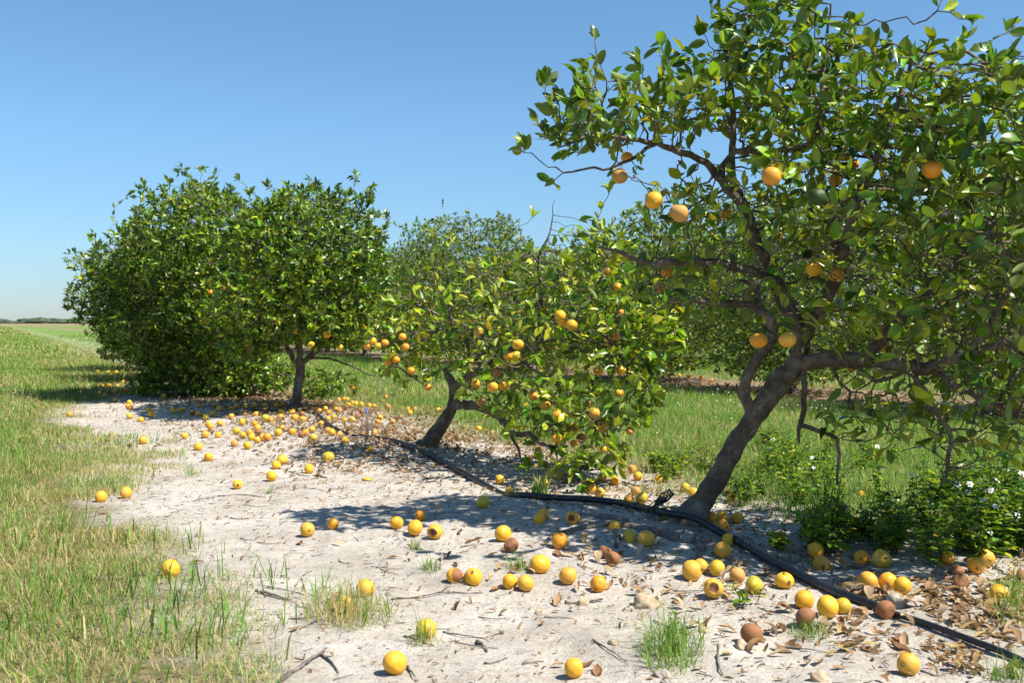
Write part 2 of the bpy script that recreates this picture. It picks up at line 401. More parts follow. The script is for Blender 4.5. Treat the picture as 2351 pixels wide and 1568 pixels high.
TIP_R = .0015
def build_tree(name, label, group, limbs, blobs, root_loc, D=.07, dk=.11, leafL=(.07, .105), n_leaf=7000, full=True,
               seed=1, tips=(), fruit=(), clear=(), pal=None, droop=0.0, maxr=.02, ratio=.50, iters=130, cat='tree', rmin=TIP_R, leafprob=.75,
               root_pts=(), mult=2.0, upj=.62, rs=1.0, shoots=34, gates=True, lm=1.35, shl=(2, 6)):
    """limbs: list of point lists (x, y, z, r); limbs[0] is the trunk.  blobs: (centre, radii, count, leafiness)"""
    rng = np.random.default_rng(seed); root_loc = np.asarray(root_loc, float)
    pos, par, rad, lid = [], [], [], []
    for li, pl in enumerate(limbs):
        q = catmull(np.array(pl, float), .055); q[:, 3] *= rs
        q[:, :3] += rng.standard_normal((len(q), 3)) * (.004 if li else .003)
        if li == 0: prev = -1
        else:
            d = np.linalg.norm(np.array(pos) - q[0, :3], axis=1); prev = int(d.argmin())
        for k in range(len(q)):
            if li and k == 0 and np.linalg.norm(pos[prev] - q[0, :3]) < .05: continue
            pos.append(q[k, :3]); par.append(prev); rad.append(q[k, 3]); lid.append(li); prev = len(pos) - 1
    A, lw = [], []
    for (c, r, cnt, leafy) in blobs:
        cnt = int(cnt * mult)
        p = rng.standard_normal((cnt, 3)); p = norm(p) * (rng.random((cnt, 1)) ** (1 / 2.4)); A.append(np.array(c) + p * np.array(r))
    for t in fruit:
        A.append(np.array(t) + np.array([0, 0, .02]) + rng.standard_normal((3, 3)) * .012)
    for t in tips:
        t = np.array(t, float); A.append(t + rng.standard_normal((4, 3)) * .03)
    A = np.concatenate(A); A = A[A[:, 2] > .05]
    n0 = len(pos)
    pos, par = colonize(np.array(pos), np.array(par), A, D, dk, iters, rng)
    # upright new shoots breaking the outline
    shoot0 = len(pos); free = np.arange(n0, len(pos)); ce = np.median(pos[free], 0); ext = pos[free].std(0) + .05
    q = np.linalg.norm((pos[free] - ce) / ext, axis=1); top = free[(q > np.quantile(q, .72)) & (pos[free, 2] > ce[2] + .2 * ext[2])]
    extra, epar = [], []
    for i in rng.choice(top, min(shoots, len(top)), replace=False):
        d = norm((np.array([0, 0, 1.0]) + .45 * norm(((pos[i] - ce) * np.array([1, 1, .3]))[None])[0] + rng.normal(0, .25, 3))[None])[0]; p = pos[i]; pr = i
        for _ in range(int(rng.integers(*shl))):
            d = norm((d + rng.normal(0, .12, 3))[None])[0]; p = p + d * D * .9; extra.append(p); epar.append(pr); pr = shoot0 + len(extra) - 1
    if extra: pos = np.concatenate([pos, extra]); par = np.concatenate([par, epar]).astype(int)
    n = len(pos); lid = np.concatenate([lid, np.full(n - n0, -1)]).astype(int)
    # pipe model
    acc = np.zeros(n); R = np.zeros(n); ex = np.zeros(n); ex[:n0] = rad; main = np.full(n, -1); best = np.zeros(n); e = 2.35
    hgt = np.zeros(n)
    for i in range(n - 1, -1, -1):
        r = max(acc[i] ** (1 / e) if acc[i] > 0 else rmin, rmin)
        if i < n0: r = max(ex[i], min(r, ex[i] * 1.0 + .0015))
        else: r = min(r, maxr)
        R[i] = r; p = par[i]
        if p >= 0:
            acc[p] += r ** e; hgt[p] = max(hgt[p], hgt[i] + 1)
            pri = r + (10 if (i < n0 and lid[i] == lid[p]) else 0)
            if pri > best[p]: best[p] = pri; main[p] = i
    # fruit stalk targets join the branchwork
    dirs = np.zeros((n, 3)); nz = par >= 0; dirs[nz] = norm(pos[nz] - pos[par[nz]]); dirs[~nz] = (0, 0, 1)
    T = dirs.copy(); hm = main >= 0; T[hm] = norm(dirs[hm] + dirs[main[hm]])
    seg = np.where(nz)[0]; pp = par[seg]; ismain = main[pp] == seg
    T0 = np.where(ismain[:, None], T[pp], dirs[seg]); R0 = np.where(ismain, R[pp], np.minimum(R[pp] * .9, R[seg] * 1.15))
    root = empty(name, root_loc); tag(root, label, cat, group)
    def part(nm, sel, sides, mat):
        if not sel.any(): return
        V, F = tubes(pos[pp[sel]] - root_loc, pos[seg[sel]] - root_loc, T0[sel], T[seg[sel]], R0[sel], R[seg[sel]], sides)
        if nm in ('trunk', 'limb'):                       # knobbly bark, buttressed foot
            Q = V.reshape(-1, sides, 3); ce = Q.mean(1, keepdims=True); W = Q + root_loc
            f = vnoise(W[..., 0] * 26 + W[..., 2] * 5, W[..., 1] * 26 + W[..., 2] * 6) - .5 + .5 * (vnoise(W[..., 0] * 60, W[..., 2] * 45 + W[..., 1] * 50) - .5)
            f = .30 * f
            if nm == 'trunk':
                k = np.arange(sides) * 2 * np.pi / sides; foot = np.clip(1 - Q[..., 2] / .17, 0, 1) ** 2
                f = f + foot * (.30 * np.sin(3 * k + seed) + .22 * np.sin(5 * k + 1.7 * seed) + .25)
            V = (ce + (Q - ce) * (1 + f[..., None])).reshape(-1, 3)
        link(nm, mesh_np(nm, V, F, None, mat), root)
    sl = lid[seg]
    part('trunk', sl == 0, 18, M['bark'])
    for li in range(1, len(limbs)): part('limb', sl == li, 10, M['bark'])
    jt = Join()
    for sel, sides in ((sl < 0) & (R[seg] > .005), 6), ((sl < 0) & (R[seg] <= .005), 4):
        if sel.any():
            V, F = tubes(pos[pp[sel]], pos[seg[sel]], T0[sel], T[seg[sel]], R0[sel], R[seg[sel]], sides); jt.add(V - root_loc, F)
    for fp in fruit:                                   # a bent stalk from the nearest branch down to each fruit
        fp = np.array(fp); cand = pos + np.where(pos[:, 2:3] < fp[2] + .01, 10, 0)
        i = int(np.linalg.norm(cand - fp, axis=1).argmin()); q = pos[i]
        mid = q * .35 + fp * .65 + np.array([0, 0, .12 * np.linalg.norm(q - fp)])
        V, F, F3 = polytube(catmull([q, mid, fp], .03), .0022, 5); jt.add(V - root_loc, F, F3)
    link('branchwork', jt.mesh('branchwork', M['twig']), root)
    for rp in root_pts:
        q = catmull(np.array(rp, float), .05); V, F, F3 = polytube(q[:, :3] - root_loc, q[:, 3], 9)
        link('root', mesh_np('root', V, F, F3, M['stick']), root)
    # leaves
    bl = np.zeros(n); bd = np.full(n, 1e9)
    for (c, r, cnt, leafy) in blobs:
        d = np.linalg.norm((pos - np.array(c)) / np.array(r), axis=1); b = d < bd; bd[b] = d[b]; bl[b] = leafy
    cand = np.where((R < .006) & (np.arange(n) >= n0))[0]
    tipn = cand[hgt[cand] == 0]; inn = cand[(hgt[cand] > 0) & (hgt[cand] < 7)]
    own = [np.repeat(tipn, rng.integers(*((4, 9) if full else (7, 14)), len(tipn)))]
    own.append(np.repeat(inn, rng.integers(0, 3 if full else 5, len(inn))))
    own = np.concatenate(own); gate = .42 + .58 * sm(.28, .50, vnoise(pos[:, 0] * 2.7 + pos[:, 1] * 1.9 + seed, pos[:, 2] * 3.1 - pos[:, 1] * 1.7)) if gates else np.ones(n)
    gate[shoot0:] = 1
    own = own[rng.random(len(own)) < (bl * gate)[own] * lm]
    if len(own) > n_leaf: own = rng.choice(own, n_leaf, replace=False)
    m = len(own); tw = dirs[own]
    out = norm(pos[own] - (pos.mean(0) - np.array([0, 0, .2])))
    d = norm(tw * .8 + rng.standard_normal((m, 3)) * .58 + out * .25 + np.array([0, 0, .22 - droop]))
    P = pos[own] - tw * (rng.random((m, 1)) * D * .9) + d * .008
    up = norm(np.array([.22, -.12, .85]) + rng.standard_normal((m, 3)) * upj)
    Ln = rng.uniform(*leafL, m) * np.where(rng.random(m) < .2, .65, 1); Wd = Ln * rng.uniform(.40, .60, m) * (ratio / .5)
    fold = rng.uniform(.1, .95, m); curl = rng.uniform(-.5, 1.5, m)
    keep = np.ones(m, bool)
    if len(clear):
        x, y, dep = topx(P + d * Ln[:, None] * .5)
        for (fx, fy, fr, fd) in clear: keep &= ~((np.hypot(x - fx, y - fy) < fr) & (dep < fd))
    keep &= P[:, 2] > .02
    C = leaf_colors(P, m, rng, *( [pal] if pal else []))
    V, F4, F3, C = leaf_mesh_data(P[keep] - root_loc, d[keep], up[keep], Ln[keep], Wd[keep], fold[keep], curl[keep], C.reshape(m, 3)[keep], full)
    link('foliage', mesh_np('foliage', V, F4, F3, M['leaf'], C), root)
    print('TREE', name, 'nodes', n, 'leaves', int(keep.sum()))
    return root, pos

def blob(x, y, rx, ry, Y, rd, n, leafy):
    s = Y / FPX; return (at(x, y, Y), (rx * s, rd, ry * s), n, leafy)

def L3(*pts):
    """limb given as (x, y, depth, radius) in photograph pixels"""
    return [tuple(at(x, y, Y)) + (r,) for x, y, Y, r in pts]

def copy_tree(o, parent=None):
    c = o.copy(); COL.objects.link(c); c.parent = parent
    for ch in list(o.children): copy_tree(ch, c)
    return c

# ------------------------------------------------------------------ ground sheet
def build_ground():
    def axis(lo, a, b, hi, step, g):
        mid = np.arange(a, b, step); up = []; s, v = step, b
        while v < hi: up.append(v); s *= g; v += s
        dn = []; s, v = step, a - step
        while v > lo: dn.append(v); s *= g; v -= s
        return np.array(dn[::-1] + list(mid) + up + [hi])
    xs = axis(-3000, -2.6, 2.9, 3000, .026, 1.06); ys = axis(-60, 2.6, 7.2, 4200, .026, 1.05)
    X, Y = np.meshgrid(xs, ys); Z = gz(X, Y) * np.clip(1.4 - np.hypot(X, Y) / 60, 0, 1)
    nx, ny = len(xs), len(ys); i = np.arange(nx * ny).reshape(ny, nx)
    F = np.stack([i[:-1, :-1], i[:-1, 1:], i[1:, 1:], i[1:, :-1]], -1).reshape(-1, 4)
    o = link('ground', mesh_np('ground', np.stack([X, Y, Z], -1).reshape(-1, 3), F, None, ground_mat()))
    tag(o, 'pale sandy ground strip between grassy lanes in the orange grove', 'ground', kind='structure'); return o

# ------------------------------------------------------------------ grass
GP = np.array([(.085, .21, .024), (.13, .265, .032), (.20, .30, .05), (.40, .31, .13), (.50, .41, .21)])
def blades(P, H, Wd, lean, az, col):
    n = len(P); dx = np.stack([np.cos(az), np.sin(az), np.zeros(n)], 1); sx = np.stack([-np.sin(az), np.cos(az), np.zeros(n)], 1)
    z = np.array([0, 0, 1.0])
    a1, a2 = lean * .55, lean * 1.35
    p1 = P + (H * .55)[:, None] * (np.cos(a1)[:, None] * z + np.sin(a1)[:, None] * dx)
    p2 = p1 + (H * .5)[:, None] * (np.cos(a2)[:, None] * z + np.sin(a2)[:, None] * dx)
    w = (Wd * .5)[:, None] * sx
    V = np.stack([P - w, P + w, p1 + w * .8, p1 - w * .8, p2], 1)
    b = np.arange(n)[:, None] * 5
    C = col[:, None] * np.array([1., 1, 1, 1, 1])[None, :, None]
    return V.reshape(-1, 3), b + np.array([[0, 1, 2, 3]]), b + np.array([[3, 2, 4]]), C.reshape(-1, 3)

def grass_colors(x, y, n, rng, straw):
    s = vnoise(x * .9, y * .9) * .5 + vnoise(x * 3.1 + 5, y * 3.1) * .5
    r = rng.random(n); st = r < np.clip(straw + (s - .5) * .9, .02, .95)
    i = np.where(st, rng.integers(3, 5, n), rng.integers(0, 3, n))
    return GP[i] * (.75 + .5 * rng.random((n, 1)))

def sm(a, b, x):
    t = np.clip((x - a) / (b - a), 0, 1); return t * t * (3 - 2 * t)

def scatter_grass(name, label, side, bands, seed):
    rng = np.random.default_rng(seed); J = Join()
    for (y0, y1, dens, h0, h1, w) in bands:
        area = (y1 * y1 - y0 * y0) * .62 + 1.2 * (y1 - y0); n = int(area * dens)
        y = np.sqrt(rng.random(n) * (y1 * y1 - y0 * y0) + y0 * y0); x = (rng.random(n) * 2 - 1) * (.62 * y + .6)
        c = cross_row(x, y) + (vnoise(x * 1.1 + 3, y * 1.1) - .5) * .9 + (vnoise(x * 3.7, y * 3.7) - .5) * .8
        cl = vnoise(x * 5 + 1, y * 5); t = (x - ROW_P[0]) * ROW_U[0] + (y - ROW_P[1]) * ROW_U[1]; off = 2.1 * sm(8.5, 14, t) - .35 * sm(-1.6, -.6, t) * sm(3.5, 1.5, t)
        if side < 0: pr = sm(-2.05, -2.65, c - off) * (.6 + .6 * cl); edge = sm(-3.4, -2.1, c - off)
        else:
            pr = sm(.55, 1.5, c) * np.clip(1 - sm(5.8, 6.6, c) + sm(8.3, 9.4, c), 0, 1) * (.5 + .7 * cl); edge = sm(2.0, .6, c) * .7
        k = rng.random(n) < pr; x, y, edge = x[k], y[k], edge[k]; n = len(x)
        straw = .19 + .42 * edge + (.10 if y0 > 60 else 0) - (.20 if side > 0 else 0)
        P = np.stack([x, y, gz(x, y) * np.clip(1.4 - np.hypot(x, y) / 60, 0, 1) - .004], 1)
        prone = rng.random(n) < .55
        H = rng.uniform(h0, h1, n) * (1 - .45 * edge) * (.4 + .9 * vnoise(x * 1.7, y * 1.7)); lean = np.where(prone, rng.uniform(.8, 1.5, n), rng.uniform(.2, 1.15, n))
        J.add(*blades(P, H, w * rng.uniform(.6, 1.4, n), lean, rng.random(n) * 6.283, grass_colors(x, y, n, rng, straw + .25 * prone)))
    for (y0, y1, dens) in ((2.0, 4.5, 420), (4.5, 8, 320), (8, 14, 150)):
        n = int(((y1 * y1 - y0 * y0) * .62 + 1.2 * (y1 - y0)) * dens); y = np.sqrt(rng.random(n) * (y1 * y1 - y0 * y0) + y0 * y0); x = (rng.random(n) * 2 - 1) * (.62 * y + .6)
        c = cross_row(x, y) + (vnoise(x * 1.1 + 3, y * 1.1) - .5) * 1.5; pr = sm(-2.1, -2.9, c) if side < 0 else sm(.5, 1.5, c) * sm(6.4, 5.6, c)
        k = rng.random(n) < pr * sm(.35, .75, vnoise(x * 3 + 7, y * 3)) * 1.3; x, y = x[k], y[k]; n = len(x)
        J.add(*blades(np.stack([x, y, gz(x, y) - .004], 1), rng.uniform(.07, .19, n), rng.uniform(.004, .0075, n), rng.uniform(.15, 1.2, n), rng.random(n) * 6.283, grass_colors(x, y, n, rng, .05 if side > 0 else .12)))
    print('GRASS', name, J.n // 5)
    o = link('grass', J.mesh('grass', M['grass'])); tag(o, label, 'grass', kind='stuff'); return o
# ------------------------------------------------------------------ fruit data: x, y, diameter in the photograph, kind, label
# kinds: r ripe, s scarred, g greenish, d deep orange, b rotten brown, t dry tan, u unripe, h with an eaten hole, p with a rot spot, q half scabby
FALLEN = [
 (906,1523,58,'r','large clean yellow orange nearest the camera, on bare sand at the bottom edge'),
 (979,1445,48,'g','yellow orange with a green underside on sand, just behind the largest front orange'),
 (792,1391,41,'s','yellow orange half hidden inside the wiry grass tuft on the sand'),
 (840,1351,43,'r','pale yellow orange resting behind the wiry grass tuft on the sand'),
 (391,1308,44,'r','lone yellow orange against a grey stick at the left grass edge'),
 (1318,1535,47,'r','smooth golden orange beside a curled brown leaf at the bottom edge'),
 (2085,1527,52,'s','golden orange crossed by a straw stem in the bottom right corner'),
 (1726,1456,51,'b','grey crusted rotten orange lying in leaf litter left of the brown pair'),
 (1850,1419,47,'b','smooth brown rotten orange in front of two bright oranges below the hose'),
 (1900,1393,52,'r','large bright orange just below the black hose, right of another bright one'),
 (1846,1378,45,'r','bright orange touching the smooth brown rotten one, below the black hose'),
 (2033,1401,45,'b','dark brown rotten orange sitting on the end of the thick black hose'),
 (1935,1393,25,'g','small greenish fruit tucked beside the large bright orange below the hose'),
 (1800,1334,44,'p','orange with its dark stem scar facing forward, against the black hose'),
 (1731,1344,41,'g','yellow orange behind a small green leafy sprout below the hose'),
 (1639,1351,45,'h','yellow orange with a ragged eaten hole, in front of the dry leaf heap'),
 (1693,1322,37,'t','pale tan orange beside crumpled dry leaves below the hose'),
 (1646,1306,38,'g','greenish yellow orange behind crumpled dry leaves below the hose'),
 (1589,1311,49,'s','big scarred yellow orange at the left end of the dry leaf heap'),
 (1608,1301,26,'s','small orange half hidden behind the big scarred yellow one'),
 (1660,1264,40,'s','orange with a grey scar pressed against the front of the hose'),
 (1672,1240,25,'r','orange peeping out from behind the black hose right of the leaning trunk'),
 (1658,1210,34,'d','shaded orange lowest of the group behind the leaning trunk base'),
 (1632,1189,29,'d','shaded orange touching the right side of the leaning trunk base'),
 (1659,1188,30,'r','shaded orange in the middle of the trio behind the leaning trunk'),
 (1693,1189,29,'r','shaded orange at the right end of the trio behind the leaning trunk'),
 (1374,1342,40,'d','orange with a pale stem scar on sunny sand left of the shade'),
 (1304,1323,41,'s','upright oval yellow orange on sunny sand between two other oranges'),
 (1240,1296,46,'r','big yellow orange with a grass stalk across it, at the shade edge'),
 (1207,1340,39,'s','yellow orange with faint cracks, right one of a touching pair'),
 (1171,1336,32,'r','yellow orange, left one of a touching pair on sunny sand'),
 (1087,1326,41,'p','yellow orange with a round brown rot spot near its top'),
 (1043,1322,38,'q','orange with one half turned pink and scabby on open sand'),
 (1389,1267,32,'b','dark rotten orange in the shade, rear one of a brown pair'),
 (1406,1283,34,'b','brown rotten orange in the shade, front one of a brown pair'),
 (1445,1234,36,'g','shaded greenish orange, left of two side by side before the trunk'),
 (1484,1237,40,'s','shaded yellow orange, right of two side by side before the trunk'),
 (1285,1242,39,'d','half shaded orange alone below the bare grey roots'),
 (1155,1226,41,'r','deep yellow orange in tree shade touching a brown rotten one'),
 (1174,1252,36,'b','brown rotten orange touching a deep yellow one in tree shade'),
 (1315,1189,32,'h','orange with a dark eaten hole among the grey roots'),
 (1238,1192,26,'r','yellow orange, front one of a small pair left of the roots'),
 (1248,1181,26,'s','orange, rear one of a small pair left of the roots'),
 (1411,1205,26,'r','orange half buried behind a thick grey root near the trunk'),
 (999,1221,38,'h','orange with a bitten hollow at the left tip of the tree shade'),
 (953,1212,37,'r','bright yellow orange with grass before it, second from the shade tip'),
 (965,1184,25,'d','small dull orange behind the bright yellow one at the shade tip'),
 (911,1201,31,'r','yellow orange with a thin upright stalk behind it at the shade edge'),
 (706,1217,34,'s','yellow orange with a grey scar at its base, on open white sand'),
 (764,1204,27,'d','small dull orange just right of the scarred one on open sand'),
 (232,1141,28,'r','yellow orange, left one of two at the left grass edge'),
 (289,1132,28,'s','yellow orange, right one of two at the left grass edge'),
 (545,1113,23,'p','small yellow orange with a black nick on white sand'),
 (624,1094,25,'r','yellow orange, nearest of three in a slanting line on the sand'),
 (634,1068,22,'r','yellow orange, middle of three in a slanting line on the sand'),
 (648,1056,25,'r','yellow orange, farthest of three in a slanting line, by dry leaves'),
 (710,1077,23,'r','lone yellow orange right of the slanting line of three'),
 (754,1050,27,'g','greenish orange half in shadow below the long grey stick'),
 (849,1031,18,'r','small yellow orange below the right end of the long grey stick'),
 (843,1095,17,'s','flattened yellow orange peel on sand left of the hose'),
 (479,1050,22,'r','yellow orange at the sunny left side of the sand, far from others'),
 (455,1026,20,'r','yellow orange just up and left of the lone sunny one on the left'),
 (329,1011,19,'r','yellow orange beside grass at the left edge of the middle sand'),
 (1109,1153,31,'g','greenish orange dappled by shade left of the bare hose end'),
 (1148,1102,23,'r','bright orange in brown litter left of the second tree'),
 (1171,1129,22,'s','scuffed orange beside a grass sprig left of the bare hose end'),
 (1377,1133,26,'s','scuffed orange in litter just above the middle of the hose'),
 (1473,1144,31,'g','large greenish orange in front of a pair above the hose'),
 (1444,1149,22,'d','orange left of the large greenish one above the hose'),
 (1460,1128,23,'t','tan orange behind the large greenish one above the hose'),
 (1573,1120,21,'g','greenish orange left of the bright one behind the leaning trunk'),
 (1592,1132,26,'r','bright orange touching the left side of the leaning trunk'),
 (1680,1143,24,'s','orange in weeds just right of the leaning trunk at mid height'),
 (1451,1078,22,'t','tan orange in dry grass right of the second tree skirt'),
 (1464,1094,17,'r','small yellow orange in dry grass below the tan one'),
 (1512,1100,15,'r','small orange in grass midway between second tree and leaning trunk'),
 (1383,1097,21,'r','orange in litter under the right skirt of the second tree, upper of two'),
 (1411,1104,23,'d','bright orange in litter at the right end of the second tree skirt'),
 (1247,1111,25,'g','shaded greenish orange behind green blades under the second tree'),
 (1284,1092,15,'r','small orange deep under the middle of the second tree skirt'),
 (1355,1112,16,'g','greenish orange under the second tree, left of the scuffed one'),
 (1360,1124,16,'d','orange in litter touching the scuffed one above the hose'),
 (1788,1239,41,'g','shaded yellow orange under a white flower right of the trunk'),
 (1872,1265,38,'r','half shaded orange, rear of two above the hose under the weeds'),
 (1886,1290,40,'d','half buried orange, front of two above the hose under the weeds'),
 (1978,1282,36,'d','sunlit orange at the weeds edge, left of the wrinkled one'),
 (2025,1284,45,'s','large orange with a wrinkled crease at the foot of the weeds'),
 (1943,1223,32,'r','bright orange poking through weed leaves at mid height'),
 (1991,1217,30,'d','dark orange deep inside the weeds'),
 (2175,1284,32,'d','shaded orange below a white flower at the weeds edge'),
 (2262,1283,44,'s','shaded scarred orange under the right part of the weeds'),
 (2241,1300,40,'d','orange in front of a shaded scarred one under the weeds'),
 (2204,1336,39,'b','brown rotten orange among dry leaves below the weeds'),
 (2347,1327,30,'b','brown orange cut by the right picture edge'),
 (2295,1367,47,'r','bright orange ringed by grass blades in the right leaf litter'),
 (1994,1335,46,'s','scarred orange at the left end of three in a row'),
 (2039,1336,42,'r','orange in the middle of three in a row above the hose end'),
 (2072,1346,41,'r','yellow orange at the right end of three in a row'),
 (1834,1141,25,'d','orange in the weeds under the dead hanging branches'),
 (1977,1139,18,'r','small bright orange glinting among weeds right of the hanging branch'),
 (2196,1304,30,'b','crushed brown orange wedged between shaded oranges under the weeds'),
 (1006,942,13,'r',None),(1099,985,14,'r','small orange behind the second tree trunk in sunny grass'),
]
_far = """224,853,9,r 248,855,9,r 267,855,10,d 281,852,9,r 265,840,8,r 301,850,9,r 234,888,12,d 251,886,11,r 222,894,9,r 227,902,10,r 241,908,11,d
271,896,11,r 264,898,10,r 265,918,11,r 282,877,9,d 241,873,9,d 268,870,9,d 289,897,11,r 270,886,9,r 159,952,11,r 319,893,11,r 325,895,11,r 349,893,12,r 377,893,12,r
377,909,13,g 404,900,12,d 297,924,12,g 294,933,13,d 300,936,12,d 297,955,15,r 323,964,15,r 341,942,13,r 348,950,15,r 397,942,13,r 411,942,13,s
421,939,12,r 442,948,14,b 455,950,14,r 458,932,12,d 492,931,13,r 503,938,13,r 488,949,14,s 473,957,16,g 531,956,15,s 531,938,14,d 543,932,14,r 563,932,14,r
563,953,14,b 556,969,16,r 478,974,15,r 483,980,17,d 505,972,15,r 543,990,18,g 471,998,18,s 501,999,16,r 423,1001,16,r 538,1018,17,r 568,1023,20,r
588,953,17,r 584,931,14,g 608,931,14,g 609,940,14,b 634,931,14,d 648,930,13,d 645,946,15,r 644,958,16,r 609,960,18,g 622,964,14,d 671,946,15,r 677,959,16,r
693,951,15,b 695,963,17,r 585,973,14,d 591,983,17,r 558,999,15,r 573,994,16,r 577,1004,18,r 590,1011,16,r 592,993,13,b 601,1004,15,r 613,1004,20,d
648,983,15,r 639,993,19,r 671,992,18,r 701,993,15,d 692,998,13,b 716,986,16,r 720,1005,18,r 752,988,15,t 762,993,18,r 779,998,17,r 792,1011,16,r
790,964,13,d 809,964,15,s 822,956,14,b 767,958,13,r 753,962,12,g 832,998,13,r 859,994,13,d 867,968,13,d 873,959,14,r 901,969,15,t 737,973,14,s
790,917,12,r 778,919,12,t 798,918,12,r 800,930,13,d 810,927,13,r 817,928,14,r 829,929,14,r 848,932,14,r 859,934,14,r 891,935,16,r 876,921,10,r 887,912,10,r
831,945,13,b 779,943,12,r 771,940,12,d 759,932,12,d 747,939,13,r 734,944,13,d 726,940,12,t 701,939,13,r 937,940,12,r 941,948,12,r 952,940,11,d 755,948,12,d
1582,864,9,r 1610,867,9,r 1633,873,9,d 1560,862,8,r 1685,851,9,r 1538,866,8,d 1891,871,10,r 2221,884,10,r 2311,893,10,d 2109,851,9,r 2161,886,10,r 1745,862,8,d 2040,872,9,r"""
for ln in _far.split():
    x_, y_, d_, k_ = ln.split(','); q_ = (int(x_) * 7919 + int(y_) * 104729) % 100; k_ = ('d' if q_ < 20 else 's' if q_ < 42 else 't' if q_ < 50 else 'b' if q_ < 54 else 'r') if k_ == 'r' else k_; FALLEN.append((int(x_), int(y_), int(d_), k_, None))

KIND_WORD = dict(r='yellow', s='scarred yellow', g='greenish', d='deep orange coloured', b='rotten brown', t='dry tan', u='unripe dark green', h='eaten', p='spotted', q='half scabby')
def zone_label(x, y, k):
    w = KIND_WORD[k]
    if x > 1500 and y < 900: return 'tiny %s fruit in brown litter under the second row' % w, 'tiny oranges under the second row'
    if x < 310 and y < 922: return 'small %s fruit by the grass edge left of the last tree' % w, 'oranges at the far left grass edge'
    if x > 718 and y < 977: return 'small %s fruit in leaf litter right of the upright trunk' % w, 'oranges in the litter right of the upright trunk'
    if y < 955: return 'small %s fruit in deep shade along the bushy skirt of the left trees' % w, 'oranges in the shade of the left trees'
    return 'small %s fruit in the sunny scatter before the upright trunk' % w, 'oranges scattered in the sun before the upright trunk'

